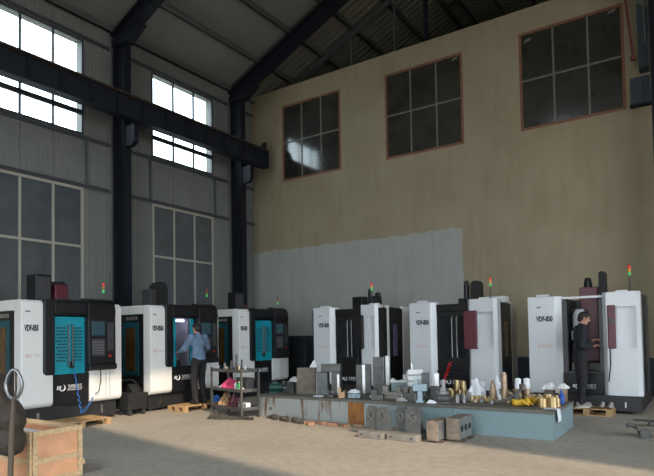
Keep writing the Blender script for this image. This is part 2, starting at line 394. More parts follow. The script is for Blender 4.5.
# ------------------------------------------------------------------ end wall
WIN_E = [(-11.68, -9.35), (-7.78, -5.37), (-3.85, -1.42)]
EZ0, EZ1, ETOP = 6.69, 9.25, 9.87
mb = MB(); xs = [-13.0, -11.68, -9.35, -7.78, -5.37, -3.85, -1.42, 12.5]
for a, b in zip(xs, xs[1:]):
    if (a, b) in WIN_E: mb.box(a, b, YW, YW+.3, 0, EZ0); mb.box(a, b, YW, YW+.3, EZ1, ETOP)
    else: mb.box(a, b, YW, YW+.3, 0, ETOP)
we = tag(mb.build('wall_end', 'end_wall'), 'stained beige plaster end wall with a grey repainted patch', kind='structure')
tag(MB().box(-13, 12.2, YW-.012, YW-.001, 0, .87).build('baseboard_end', 'dado'), 'dark blue painted dado along the end wall', kind='structure')
for i, (a, b) in enumerate(WIN_E):
    w = window(f'window_{n}', ('end wall window with pale sky reflection, nearest the corner', 'middle dark window high in the beige end wall', 'rightmost dark window high in the beige end wall')[i],
           (a, YW, 0), b-a, EZ0, EZ1, [(b-a)*.345, (b-a)*.675], [7.98], 'orange_frame', 'dark_pane', 'x', thick=.07, mull=.045, deep=.05, rail_m='dusty_frame'); n += 1
    if i == 2:
        for (u, z) in ((.14, 8.98), (2.1, 9.08)):
            MB().prism([(u, z), (u+.16, z+.03), (u+.17, z+.10), (u+.02, z+.07)], 'y', .008, .014).build('paper_scrap', 'dusty_frame', w)
    if i == 1:
        MB().prism([(2.1, 9.08), (2.26, 9.11), (2.27, 9.16), (2.12, 9.13)], 'y', .008, .014).build('paper_scrap', 'dusty_frame', w)
    # unseen back board, added to keep outside light off the dusty panes
mb = MB()
for a, b in WIN_E: mb.box(a-.1, b+.1, YW+.31, YW+.35, EZ0-.1, EZ1+.1)
tag(mb.build('wall_light_block', 'dado'), 'unseen dark boards added behind the end wall windows to block light', kind='structure')

# ------------------------------------------------------------------ other walls (behind and right of the camera) with open gates
mb = MB(); mb.box(-13.3, -7, -9.3, -9, 0, 9.85).box(5, 12.5, -9.3, -9, 0, 9.85).box(-7, 5, -9.3, -9, 5.2, 9.85)
for r0 in (-13.3, -.4): mb.prism([(r0, 9.85), (r0+6.3+(.3 if r0 < -1 else 0), 12.7), (r0+12.6+(.3 if r0 < -1 else 0), 9.85)], 'y', -9.3, -9)
tag(mb.build('wall_rear', 'siding_slab'), 'grey wall behind the camera with an open gate', kind='structure')
mb = MB(); mb.box(12.2, 12.5, -9, -5, 0, 9.85).box(12.2, 12.5, 10, 22, 0, 9.85).box(12.2, 12.5, -5, 10, 7, 9.85)
tag(mb.build('wall_right', 'siding_slab'), 'grey far side wall with a wide open gate', kind='structure')
mb = MB(); mb.box(-13.3, 12.5, 22, 22.3, 0, 9.85); mb.prism([(-13.3, 9.85), (-6.7, 12.75), (-.4, 9.85)], 'y', 22, 22.3)
mb.prism([(-.4, 9.85), (5.9, 12.75), (12.2, 9.85)], 'y', 22, 22.3)
tag(mb.build('wall_far', 'siding_slab'), 'dark gable wall of the hall beyond', kind='structure')
tag(MB().box(-.45, -.35, 15.2, 22, 0, 9.9).build('wall_partition', 'siding_slab'), 'partition wall in the hall beyond', kind='structure')

# ------------------------------------------------------------------ ceiling
def slope_slab(mb, x0, x1, y0, y1, t=.1):
    mb.prism([(x0, rz(x0)), (x1, rz(x1)), (x1, rz(x1)+t), (x0, rz(x0)+t)], 'y', y0, y1); return mb
mb = MB()
E1 = 1e-4
def slab2(mb, x0, z0, x1, z1, y0, y1, t=.1): mb.prism([(x0, z0), (x1, z1), (x1, z1+t), (x0, z0+t)], 'y', y0, y1)
slab2(mb, -13.3, 9.77, -6.7, 12.74, -9.3, 22.3); 
for a_, b_ in ((-9.3, -8.8), (-5.8, -5.2), (-2.2, 22.3)): slab2(mb, -6.7, 12.74, -.4, 9.9, a_, b_)      # two roof gaps out of view, added for overhead light on the floor

slab2(mb, -.4, 9.9, 5.9, 12.74, -9.3, 22.3)
slab2(mb, 5.9, 12.74, 12.5, 9.77, -9.3, -2.6); slab2(mb, 5.9, 12.74, 12.5, 9.77, .15, 22.3)   # unseen rooflight gap between, placed so the sun lands on the floor
ce = tag(mb.build('ceiling', 'roof_panel'), 'dim sloping roof of grey panels and brown corrugated sheets', kind='structure')
# insulated panels up to the last rafter
yy = [4.0]
while yy[-1] < 13.6: yy.append(min(13.72, yy[-1]+1.08))
for a, b in zip(yy, yy[1:]):
    mb = MB(); x0, x1 = -12.99, -6.72
    mb.prism([(x0, 9.83), (x1, 9.83+RS*(x1-x0)), (x1, 9.87+RS*(x1-x0)), (x0, 9.87)], 'y', a+.003, b-.003); mb.build('roof_panel', 'roof_panel', ce)
# corrugated sheets beyond the last rafter, ribs running up the slope, both slopes
def corr(y0, y1, x0, z0, x1, z1):
    m = MB(); n = 4; st = (y1-y0)/n; prof = []
    for i in range(n):
        a = y0+i*st; prof += [(a, 0), (a+.42*st, 0), (a+.52*st, .022), (a+.9*st, .022)]
    prof.append((y1, 0)); bm = m.bm
    A = [bm.verts.new((x0, p[0], z0-p[1])) for p in prof]; B = [bm.verts.new((x1, p[0], z1-p[1])) for p in prof]
    for i in range(len(prof)-1): bm.faces.new((A[i], A[i+1], B[i+1], B[i]))
    return m
y = 13.75
while y < 21.5:
    corr(y, y+1, -12.99, 9.81, -6.7, 12.64).build('corrugated_sheet', 'roof_brown', ce)
    corr(y, y+1, -6.7, 12.64, -.45, 9.83).build('corrugated_sheet', 'roof_brown', ce)
    y += 1
for k, x in enumerate((-12.93, -11.66, -10.4, -9.2, -8.03, -6.95)):
    z = 9.82+RS*(x+13)
    MB().box(x-.03, x+.03, 4, 21.9, z-.19, z-.01).box(x-.03, x+.09, 4, 21.9, z-.19, z-.17).build('purlin', 'purlin', ce)
for x in (-6.45, -5.2, -4.0, -2.75, -1.5):
    z = 9.82+RS*(-.4-x); MB().box(x-.03, x+.03, 4, 21.9, z-.19, z-.01).build('purlin', 'purlin', ce)

# ------------------------------------------------------------------ columns and rafters
def i_beam(mb, p, q, depth, width, upv=(0, 0, 1), tf=.02, tw=.014):
    p = Vector(p); q = Vector(q); t = (q-p); L_ = t.length; t.normalize(); u = Vector(upv); u = (u-t*u.dot(t)).normalized(); w = t.cross(u)
    m = Matrix((t, w, u)).transposed().to_4x4(); m.translation = p
    mb.box(0, L_, -width/2, width/2, depth/2-tf, depth/2, m); mb.box(0, L_, -width/2, width/2, -depth/2, -depth/2+tf, m)
    mb.box(0, L_, -tw/2, tw/2, -depth/2+tf, depth/2-tf, m); return mb
def column(y, label):
    e = empty('steel_column', (-12.63, y, 0), 0, label, 'column', 'dark steel columns along the side wall')
    MB().box(-.22, -.20, -.115, .115, .02, 9.3).build('flange', 'navy_steel', e); MB().box(.20, .22, -.115, .115, .02, 9.3).build('flange', 'navy_steel', e)
    MB().box(-.20, .20, -.008, .008, .02, 9.3).build('web', 'navy_steel', e)
    MB().box(-.3, .3, -.2, .2, 0, .02).build('base_plate', 'navy_steel', e)
    MB().prism([(.22, 6.50), (.46, 6.50), (.58, 6.60), (.58, 7.03), (.22, 7.03)], 'y', -.07, .07).build('bracket', 'navy_steel', e)
    return e
column(9.28, 'dark steel column against the side wall between the two windows'); column(13.73, 'dark steel column in the corner beside the beige end wall')
def rafter(y, label):
    e = empty('roof_rafter', (-12.7, y, 9.3), 0, label, 'rafter', 'dark portal rafters')
    a = Vector((-.2, 0, .12)); b = Vector((5.95, 0, .12+RS*6.15))
    i_beam(MB(), a, b, .42, .26).build('left_beam', 'navy_steel', e)
    c = Vector((6.05, 0, .12+RS*6.15)); d = Vector((12.1, 0, .12+RS*.1))
    i_beam(MB(), c, d, .42, .26).build('right_beam', 'navy_steel', e)
    MB().prism([(-.2, -.05), (.42, -.05), (.95, .28), (.6, .3), (-.2, .15)], 'y', -.12, .12).build('knee_plate', 'navy_steel', e)
    MB().box(5.9, 6.1, -.14, .14, 2.62, 3.12).build('ridge_plate', 'navy_steel', e)
    return e
rafter(9.28, 'nearer dark sloping rafter at the top left of the photo'); rafter(13.73, 'farther dark sloping rafter meeting the corner column')
# neighbouring truss behind the end wall
e = empty('roof_truss', (-12.7, 15.45, 9.3), 0, 'thin dark truss showing above the end wall', 'truss')
i_beam(MB(), (-.1, 0, .3), (5.95, 0, .3+RS*6.05), .12, .12).build('chord', 'girt', e)
i_beam(MB(), (6.05, 0, .3+RS*6.05), (12.0, 0, .3+RS*.1), .12, .12).build('chord', 'girt', e)
for x in (3.45, 5.0): MB().box(x-.025, x+.025, -.025, .025, -.2, .3+RS*x-.07).build('hanger', 'girt', e)
MB().box(5.98, 6.08, -.05, .05, -.6, 3.0).build('post', 'navy_steel', e)
MB().box(-.1, 12.0, -.05, .05, -.28, -.18).build('tie_beam', 'girt', e)

# ------------------------------------------------------------------ crane runway girder
e = empty('crane_girder', (-11.94, 0, 7.04), 0, 'long dark crane girder running along the side wall across the high windows', 'girder')
Y0, Y1 = -6., 14.3
MB().box(-.14, .14, Y0, Y1, 0, .025).build('bottom_flange', 'girder', e)
MB().box(-.15, .15, Y0, Y1, .56, .59).build('top_flange', 'rust_rim', e)
MB().box(-.01, .01, Y0, Y1, .025, .56).build('web', 'girder', e)
y = 4.9
first = None
while y < Y1:
    first = MB().box(.01, .13, y-.006, y+.006, .025, .56).build('stiffener', 'girder', e); y += .74
MB().box(.0, .14, Y1-.03, Y1, .0, .60).build('end_plate', 'girder', e)
MB().box(-.03, .03, Y0, Y1, .59, .66).build('rail', 'rust_rim', e)
MB().prism([(Y1-.02, .59), (Y1-.28, .59), (Y1-.12, .84), (Y1-.02, .88)], 'x', -.06, .06).build('end_stop', 'girder', e)

# ------------------------------------------------------------------ column and fittings at the right edge
e = empty('steel_column', (-.72, 14.35, 0), 0, 'dark steel column at the right edge of the photo', 'column')
for x in (-.15, .13): MB().box(x, x+.02, -.15, .15, .02, 9.7).build('flange', 'navy_steel', e)
MB().box(-.15, .15, -.008, .008, .02, 9.7).build('web', 'navy_steel', e); MB().box(-.25, .25, -.22, .22, 0, .02).build('base_plate', 'navy_steel', e)
e = empty('switch_box', (-1.18, YW, 6.72), 0, 'small blue grey box on the wall beside the right edge column', 'electrical box')
MB().box(-.14, .26, -.14, -.005, 0, .62).build('body', 'blue_box', e, bevel=.01); MB().box(.12, .135, -.146, -.14, .03, .59).build('door_seam', 'navy_steel', e)
MB().box(-.16, .28, -.16, -.003, -.05, 0).build('bottom_tray', 'navy_steel', e)
tag(MB().tube([(-1.36, YW-.4, 9.8), (-1.34, YW-.4, 9.2), (-1.28, YW-.4, 8.5), (-1.23, YW-.4, 7.95), (-1.21, YW-.4, 7.72)], .028).ball((-1.21, YW-.4, 7.70), .07).build('drop_pipe', 'red_pipe'),
    'thin red brown pipe hanging down right of the last window', 'pipe')
e = empty('crane_bracket', (-1.02, 14.62, 7.45), 0, 'dark braced bracket beside the right edge column', 'bracket')
MB().box(-.1, .1, -.1, .24, 0, 1.5).build('panel', 'blue_box', e); MB().prism([(-.25, 1.75), (-.18, 1.85), (.12, 1.4), (.08, 1.28)], 'y', -.16, -.12).build('brace', 'dusty_frame', e)
MB().cyl((.03, -.16, 1.9), (.06, -.16, .55), .02).build('conduit', 'steel', e)
# ------------------------------------------------------------------ machines
def ry90(u, d, z):   # text plane on the machine front (faces local -y)
    return Matrix.Translation((u, d, z)) @ Matrix.Rotation(PI/2, 4, 'X')
def glyphs(name, mname, parent, u, d, z, size, n, seed):
    r = random.Random(seed); mb = MB()
    for k in range(n):
        x = u+k*size*1.12; t = size*.09
        for f in (0, .33, .66, .92):
            if r.random() < .8: mb.box(x+size*r.uniform(0, .2), x+size*r.uniform(.75, 1), d-.003, d, z+size*f, z+size*f+t)
        for f in (.05, .5, .88):
            if r.random() < .75: mb.box(x+size*f, x+size*f+t, d-.003, d, z+size*r.uniform(0, .25), z+size*r.uniform(.75, 1))
    return mb.build(name, mname, parent)
def logo(parent, u, d, z, s):
    mb = MB()
    pts = [(u+.5*s+.42*s*math.cos(a), d-.004, z+.5*s+.42*s*math.sin(a)) for a in [math.radians(x) for x in range(-150, 61, 15)]]
    mb.tube(pts, [s*.03+s*.07*math.sin(PI*i/(len(pts)-1)) for i in range(len(pts))], 6)
    for k in range(3): mb.prism([(u-.25*s+k*.22*s, z+.25*s), (u-.13*s+k*.22*s, z+.25*s), (u-.05*s+k*.22*s, z+.75*s), (u-.17*s+k*.22*s, z+.75*s)], 'y', d-.004, d)
    mb.build('logo', 'text_white', parent)
    glyphs('lettering', 'text_white', parent, u+1.25*s, d, z+.3*s, s*.52, 4, 5)
    mb = MB()
    for k in range(9): mb.box(u+1.3*s+k*.24*s, u+1.45*s+k*.24*s, d-.003, d, z+.08*s, z+.16*s)
    mb.build('small_lettering', 'text_white', parent)
def signal(parent, u, d, z0, z1, lit):
    l = z1-z0
    p = MB().cyl((u, d, z0), (u, d, z1-.2), .010, 8).cyl((u, d, z0), (u, d, z0+.03), .03, 10).build('lamp_pole', 'dark_grey', parent)
    cols = {'r': ('lamp_red', 'lamp_off_amber', 'lamp_green'), 'o': ('lamp_off_red', 'lamp_off_amber', 'lamp_off_green'), 'g': ('lamp_off_red', 'lamp_off_amber', 'lamp_green'), 'a': ('lamp_red', 'lamp_amber', 'lamp_green')}[lit]
    for k, c in enumerate(cols[::-1]):
        MB().lathe([(.02, 0), (.024, .008), (.024, .055), (.02, .062)], 12, (u, d, z1-.2+k*.065)).build('lamp_segment', c, p)
    MB().lathe([(.028, 0), (.02, .015), (.004, .02)], 12, (u, d, z1-.005)).build('lamp_cap', 'dark_grey', p)
def side_profile(d0, d1, z0, z1, r): return rbox_poly(d0, d1, z0, z1, r, 'ad')

def machine_a(o_y, label, model, open_door, rear, lamp, hose=True, ps=0.):
    e = empty('machining_center', (-9.5, o_y, 0), PI/2, label, 'machine', 'machining centers along the side wall')
    Wd = 1.97
    # plinth
    b = MB().box(.08, Wd-.03, .10, 2.0, .05, .36).build('plinth', 'base_black', e, bevel=.01)
    for u in (.2, Wd-.2):
        for d in (.2, 1.85): MB().cyl((u, d, 0), (u, d, .05), .06).build('levelling_foot', 'dark_grey', b)
    MB().box(.36, .41, .094, .10, .10, .26).build('rating_plate', 'chrome', b)
    MB().box(1.6, 1.64, .094, .10, .12, .28).build('rating_plate', 'chrome', b)
    # left wing: white front panel wrapping round to a white side rim
    lp = MB().prism(side_profile(-.03, .2, .35, 2.2, .10), 'x', .03, .585).build('left_panel', 'white_enamel', e, bevel=.012)
    MB().prism(rbox_poly(.2, 1.75, 2.02, 2.2, .02), 'x', .03, .14).build('side_rim', 'white_enamel', lp)
    sp = MB().box(.045, .12, .2, 1.75, .36, 2.02).build('side_panel', 'black_enamel', e)
    fr = MB().box(.036, .045, .36, .88, .74, 1.86).build('side_window_frame', 'teal_dark', sp)
    MB().box(.03, .037, .47, .77, .82, 1.74).build('side_window_pane', 'amber_glass', fr)
    glyphs_side = MB()
    for k in range(4): glyphs_side.box(.038, .045, .70-k*.10, .77-k*.10, 1.90, 1.97)
    glyphs_side.build('side_lettering', 'plate_grey', sp)
    text('model_lettering', model, .13, 'text_black', lp, ry90(.085, -.031, 1.67) @ Matrix.Diagonal((.50, 1.1, 1, 1)))
    MB().box(.10, .18, -.033, -.03, 1.99, 2.01).build('small_badge', 'dark_grey', lp)
    glyphs('red_lettering', 'text_red', lp, .10, -.03, 1.22, .06, 4, 11)
    # right wing
    rp = MB().prism(side_profile(-.03, .2, .35, 2.18, .10), 'x', 1.29, Wd).build('right_panel', 'white_enamel', e, bevel=.012)
    MB().box(Wd-.06, Wd, .2, 1.75, .36, 2.15).build('right_side', 'white_enamel', rp)
    MB().box(1.62, 1.625, -.034, -.03, .42, .9).build('handle_slot', 'dark_grey', rp); 
    MB().box(1.70, 1.705, -.034, -.03, .42, .9).build('handle_slot', 'dark_grey', rp)
    # cabin shell behind the doors
    MB().box(.59, 1.29, 1.1, 1.16, .36, 2.1).build('cabin_back', 'cabinet_in', e); MB().box(.59, .62, .22, 1.1, .36, 2.1).build('cabin_wall', 'cabinet_in', e)
    MB().box(1.26, 1.29, .22, 1.1, .36, 2.1).build('cabin_wall', 'cabinet_in', e); MB().box(.62, 1.26, .2, 1.1, .84, .88).build('cabin_floor', 'steel_dark', e)
    MB().box(.10, Wd-.06, .2, 1.75, 2.10, 2.14).build('roof', 'black_enamel', e); MB().box(.1, Wd-.06, 1.70, 1.75, .36, 2.1).build('back_panel', 'black_enamel', e)
    # black surround of the door
    su = MB().prism(rbox_poly(.40, .60, .90, 2.23, .07, 'ad'), 'y', -.07, .18).build('door_surround', 'black_enamel', e, bevel=.02)
    MB().prism(side_profile(-.07, .2, 1.93, 2.23, .09), 'x', .60, 1.29+ps).build('lintel', 'black_enamel', su, bevel=.01)
    # doors
    def leaf(u0, u1, d):
        dr = MB().box(u0, u1, d, d+.03, .90, 1.92).build('door', 'teal', e, bevel=.006)
        w = u1-u0
        pt = MB()
        nx = 4
        for r_ in range(11):
            for c_ in range(nx):
                cx = u0+w*.22+(c_+(.5 if r_ % 2 else 0))*w*.155; cz = 1.14+r_*.058
                pt.prism([(cx+.021*math.cos(k*PI/3), cz+.021*math.sin(k*PI/3)) for k in range(6)], 'y', d-.003, d)
        p_ = pt.build('perforation', 'teal_hole', dr); p_['kind'] = 'stuff'
        return dr
    if not open_door:
        l1 = leaf(.60, .93+ps*.5, -.02); l2 = leaf(.935+ps*.5, 1.28+ps, -.02)
        for dr, u in ((l1, .89+ps*.5), (l2, .975+ps*.5)):
            MB().tube([(u, -.02, 1.78), (u, -.06, 1.76), (u, -.06, 1.06), (u, -.02, 1.04)], .012, 6).build('handle', 'steel_dark', dr)
        MB().box(.90, .97, -.04, -.02, 1.0, 1.12).build('latch', 'black_enamel', l1)
    else:
        l1 = leaf(.60, .70, -.02) if False else MB().box(.60, .70, -.03, .02, .90, 1.94).build('door', 'teal', e, bevel=.006)
        l2 = MB().box(1.16, 1.26, .03, .06, .90, 1.94).build('door', 'teal', e, bevel=.006)
        MB().box(.85, 1.15, .22, .26, 1.87, 1.91).build('work_light', 'tube_light', e)
        sp_ = MB().box(.82, 1.1, .75, 1.05, 1.5, 2.1).build('spindle_head', 'cool_enamel', e, bevel=.02); MB().cyl((.96, .88, 1.5), (.96, .88, 1.3), .07).build('spindle_nose', 'steel', sp_)
        MB().box(.66, 1.22, .45, .95, .88, 1.02).build('work_table', 'steel_dark', e)
    # apron with logo
    ap = MB().box(.585, 1.29, .0, .12, .36, .90).build('apron', 'black_enamel', e, bevel=.01)
    logo(ap, .70, 0, .60, .13)
    # control pod
    prof = [(.0, .94), (-.17, .94), (-.19, .97), (-.19, 1.04), (-.15, 1.06), (-.14, 1.88), (-.155, 2.02), (-.13, 2.16), (-.07, 2.24), (.02, 2.27), (.12, 2.27), (.12, .94)]
    pod = MB().prism(prof, 'x', 1.27, 1.84).build('control_pod', 'black_enamel', e, bevel=.015, loc=(ps, 0, 0))
    MB().box(1.33, 1.60, -.152, -.14, 1.58, 1.84).build('screen', 'screen', pod); kp = MB().box(1.33, 1.60, -.152, -.14, 1.20, 1.52).build('key_panel', 'dark_grey', pod)
    kk = MB()
    for i in range(5):
        for j in range(5): kk.box(1.35+i*.048, 1.385+i*.048, -.156, -.152, 1.24+j*.05, 1.27+j*.05)
    kk = kk.build('keys', 'panel_key', kp); kk['kind'] = 'stuff'
    MB().cyl((1.70, -.14, 1.2), (1.70, -.17, 1.2), .03).build('stop_button', 'lamp_off_red', pod)
    MB().box(1.66, 1.79, -.148, -.14, 1.3, 1.82).build('side_strip', 'dark_grey', pod)
    # machine column, magazine, motor showing above the roof
    for kind, u0, u1, d0, d1, z1 in rear:
        if kind == 'column':
            c = MB().box(u0, u1, d0, d1, 2.14, z1).build('column_cover', 'maroon', e, bevel=.015)
            MB().prism([(u0+.02, z1), (u1-.02, z1), (u1-.07, z1+.07), (u0+.09, z1+.07)], 'y', d0+.05, d1-.05).build('motor_cap', 'black_enamel', c)
        elif kind == 'box':
            c = MB().box(u0, u1, d0, d1, 2.14, z1).build('tool_magazine', 'black_enamel', e, bevel=.02)
            MB().box(u0+.03, u1-.03, d0-.01, d0, 2.2, z1-.05).build('cover', 'dark_grey', c)
        elif kind == 'arch':
            c = MB().prism(rbox_poly(u0, u1, 2.14, z1, (u1-u0)*.48, 'cd', 8), 'y', d0, d1).build('cable_arch', 'black_rubber', e)
        elif kind == 'grey': MB().box(u0, u1, d0, d1, 2.14, z1).build('junction_box', 'dark_grey', e, bevel=.01)
    MB().box(.12, .3, .5, .62, 2.14, 2.22).build('lifting_lug', 'dark_grey', e)
    if lamp: signal(e, *lamp)
    if hose == 1:
        pts = []
        for i in range(70):
            t = i/69; x = .95+.10*t+ (0 if t < .5 else .16*(t-.5)*2); 
            if t < .55: z = 1.0-.80*(t/.55); cx = .93+.14*(t/.55)
            else: z = .20+.25*((t-.55)/.45)**1.5; cx = 1.07+.24*((t-.55)/.45)
            r_ = .018 if t > .3 else .004
            pts.append((cx+r_*math.cos(i*1.25), -.10+r_*math.sin(i*1.25), z))
        MB().tube(pts, .009, 5).build('air_hose', 'blue_hose', e)
        MB().tube([(1.45, -.12, .94), (1.45, -.13, .75), (1.42, -.11, .55), (1.36, -.08, .50)], .01, 6).build('power_cable', 'black_rubber', e)
    return e
machine_a(4.95, 'white and teal milling machine nearest the left edge, both teal doors shut', 'VDF-850', False,
    [('box', .98, 1.30, 1.25, 1.6, 2.80), ('column', 1.38, 1.66, 1.25, 1.7, 2.62), ('grey', 1.46, 1.64, 1.05, 1.2, 2.32)], (1.84, .35, 2.14, 2.62, 'r'), 1, -.08)
machine_a(7.58, 'white milling machine with open door and worker in a blue shirt before it', 'VDF-850A', True,
    [('grey', 1.02, 1.18, 1.2, 1.5, 2.66), ('arch', 1.22, 1.62, 1.3, 1.5, 2.86), ('column', 1.22, 1.75, 1.45, 1.7, 2.45), ('grey', .8, 1.0, 1.1, 1.3, 2.3)], (1.88, .25, 2.14, 2.66, 'g'), 0)
machine_a(10.22, 'white and teal milling machine in the corner behind the steel shelf cart', 'VDF-850', False,
    [('box', 1.24, 1.56, 1.2, 1.5, 2.74), ('column', 1.58, 1.85, 1.3, 1.7, 2.40), ('grey', 1.3, 1.4, 1.0, 1.15, 2.35)], (1.88, .25, 2.14, 2.58, 'g'), 0)
def machine_b(o_x, label, model, pend, open_door, rear, lamp, lw, side, extra=None):
    lw = lw
    e = empty('machining_center', (o_x, 11.5, 0), 0, label, 'machine', 'machining centers along the end wall')
    Wd = 1.95
    b = MB().box(.06, Wd-.02, -.06, 2.0, .05, .33).build('plinth', 'base_black', e, bevel=.01)
    for u in (.2, Wd-.2):
        for d in (.2, 1.85): MB().cyl((u, d, 0), (u, d, .05), .06).build('levelling_foot', 'dark_grey', b)
    MB().box(1.66, 1.69, -.066, -.06, .12, .22).build('rating_plate', 'chrome', b)
    # left wing, folded towards the door
    f0 = lw-.10
    lp = MB().prism([(0, 0), (f0, 0), (lw, .11), (lw, .30), (0, .30)], 'z', .32, 2.19).build('left_panel', 'cool_enamel', e, bevel=.012)
    MB().box(0, .06, .30, 1.4, .33, 2.15).build('left_side', 'cool_enamel', lp)
    text('model_lettering', model, .125, 'text_black', lp, ry90(.16, -.001, 1.71) @ Matrix.Diagonal((.66, 1.1, 1, 1)))
    MB().box(.17, .25, -.004, 0, 1.97, 1.99).build('small_badge', 'dark_grey', lp)
    glyphs('red_lettering', 'text_red', lp, .17, 0, 1.20, .065, 4, 12)
    MB().box(.14, .38, .1, .25, 2.19, 2.24).build('top_bracket', 'cool_enamel', lp, bevel=.01)
    # right wing with a recessed field
    R0 = 1.33; R1 = 1.81 if extra == 'strip' else Wd
    def wing(u0, u1, z0, z1, c0, c1):
        pr = ([(u0, .06), (u0+.07, -.03)] if c0 else [(u0, .06), (u0, -.03)])+([(u1-.06, -.03), (u1, .05)] if c1 else [(u1, -.03), (u1, .06)])
        if c1: pr.append((u1, .06))
        return MB().prism(pr, 'z', z0, z1)
    rp = MB().box(R0, R1, .06, .30, .32, 2.21).build('right_panel', 'cool_enamel', e, bevel=.01)
    for (u0, u1, z0, z1, nm, c0, c1) in ((R0, R1, 1.94, 2.21, 'upper_front', 1, 1), (R0, R1, .32, 1.18, 'lower_front', 1, 1), (R0, R0+.21, 1.18, 1.94, 'inner_front', 1, 0), (R1-.06, R1, 1.18, 1.94, 'outer_front', 0, 1)):
        wing(u0, u1, z0, z1, c0, c1).build(nm, 'cool_enamel', rp)
    MB().box(R0+.22, R0+.42, .1, .25, 2.21, 2.25).build('top_bracket', 'cool_enamel', rp, bevel=.01)
    if extra == 'strip':
        MB().box(R1, Wd, .05, .2, .33, 2.13).build('corner_post', 'black_enamel', e); MB().box(Wd-.05, Wd+.01, .2, .30, .33, 2.19).build('corner_trim', 'white_enamel', e); MB().box(-.08, 0, .08, 1.3, .33, 2.13).build('left_edge', 'black_enamel', e)
    # right flank: pale post, dark service panel with a narrow window, pale rear post
    fl = MB().box(Wd-.05, Wd, .30, 1.0, .33, 2.13).build('flank_panel', 'black_enamel', e)
    MB().box(Wd, Wd+.006, .50, .72, 1.0, 1.75).build('flank_window', side, fl)
    MB().box(Wd-.06, Wd+.01, 1.0, 1.4, .33, 2.19).build('rear_post', 'white_enamel' if extra == 'strip' else ('dark_grey' if open_door else 'light_frame'), e)
    # cabin
    MB().box(lw, R0, 1.2, 1.25, .33, 2.15).build('cabin_back', 'dark_grey', e); MB().box(lw, lw+.03, .30, 1.2, .33, 2.15).build('cabin_wall', 'dark_grey', e)
    MB().box(R0-.03, R0, .30, 1.2, .33, 2.15).build('cabin_wall', 'dark_grey', e); MB().box(lw+.03, R0-.03, .15, 1.2, .70, .74).build('cabin_floor', 'steel_dark', e)
    if not open_door: MB().box(.06, Wd-.05, .30, 1.4, 2.12, 2.15).build('roof', 'black_enamel', e)
    ln = MB().box(lw, R0, .10, .28, 1.98, 2.14).build('lintel', 'black_enamel' if not open_door else 'cool_enamel', e, bevel=.01) if not open_door else MB().box(lw, R0, .10, .16, 2.13, 2.17).build('lintel', 'cool_enamel', e)
    ap = MB().box(lw, R0, .08, .28, .33, .72).build('apron', 'black_enamel', e, bevel=.01)
    logo(ap, .80, .08, .42, .11)
    if not open_door:
        mid = (lw+R0)/2+.04
        for (u0, u1) in ((lw, mid), (mid+.005, R0)):
            dr = MB().box(u0, u1, .12, .16, .72, 1.98).build('door', 'black_enamel', e, bevel=.006)
            MB().box(u0+.05, u1-.08, .112, .12, .98, 1.88).build('door_window', 'smoke_glass', dr)
        for u in (mid-.05, mid+.06):
            MB().tube([(u, .12, 1.87), (u, .075, 1.85), (u, .075, 1.0), (u, .12, .98)], .013, 6).build('handle', 'steel', e)
    else:
        for (u0, u1) in ((lw-.01, lw+.09), (R0-.08, R0)):
            MB().box(u0, u1, .12, .17, .72, 2.1).build('door', 'dark_grey', e, bevel=.006)
        sp_ = MB().box(.70, .92, .65, 1.0, 1.55, 1.95).build('spindle_head', 'cool_enamel', e, bevel=.02); MB().box(.68, .86, .6, .9, 1.32, 1.52).build('spindle_cover', 'cool_enamel', sp_, bevel=.015)
        MB().cyl((.82, .75, 1.35), (.82, .75, 1.15), .06).build('spindle_nose', 'steel', sp_)
        MB().box(.7, 1.25, .4, 1.0, .74, .90).build('work_table', 'steel_dark', e, bevel=.01)
        MB().tube([(.74, .6, 2.1), (.80, .55, 2.0), (.72, .5, 1.85), (.70, .55, 1.6)], .02, 6).build('coolant_hose', 'black_rubber', e)
    # pendant control panel
    kind, u0, u1 = pend
    pd = MB().box(u0, u1, -.13, -.05, 1.18, 1.97).build('control_panel', kind, e, bevel=.02)
    MB().box((u0+u1)/2-.03, (u0+u1)/2+.03, -.05, .13, 1.93, 1.96).build('panel_arm', 'dark_grey', pd)
    if u1-u0 < .2: MB().box(u0+.03, u1-.03, -.135, -.13, 1.62, 1.74).build('screen', 'dark_grey', pd)
    MB().tube([((u0+u1)/2-.04, -.09, 1.18), ((u0+u1)/2-.04, -.09, .9), ((u0+u1)/2-.08, -.04, .6), ((u0+u1)/2-.10, .05, .5)], .012, 6).build('panel_cable', 'black_rubber', pd)
    for kind, u0, u1, d0, d1, z0, z1 in rear:
        if kind == 'column':
            c = MB().box(u0, u1, d0, d1, z0, z1).build('column_cover', 'maroon', e, bevel=.015)
        elif kind == 'arch':
            MB().prism(rbox_poly(u0, u1, z0, z1, (u1-u0)*.42, 'cd', 8), 'y', d0, d1).build('tool_magazine', 'black_rubber', e, bevel=.01)
        elif kind == 'motor':
            c = MB().lathe([((u1-u0)*.5, z0), ((u1-u0)*.5, z1-.1), ((u1-u0)*.42, z1-.09), ((u1-u0)*.42, z1-.03), ((u1-u0)*.28, z1)], 16, ((u0+u1)/2, (d0+d1)/2, 0)).build('spindle_motor', 'black_enamel', e)
        elif kind == 'box': MB().box(u0, u1, d0, d1, z0, z1).build('tool_magazine', 'black_enamel', e, bevel=.015)
        elif kind == 'white': MB().box(u0, u1, d0, d1, z0, z1).build('chip_guard', 'cool_enamel', e, bevel=.015)
    signal(e, *lamp)
    if extra == 'red_hose':
        pts = []
        for i in range(110):
            t = i/109; cx = .93-.20*t; cz = .90-.50*t
            pts.append((cx+.034*math.cos(i*.42), .04+.034*math.sin(i*.42), cz))
        MB().tube(pts, .011, 5).build('air_hose', 'red_hose', e)
    return e
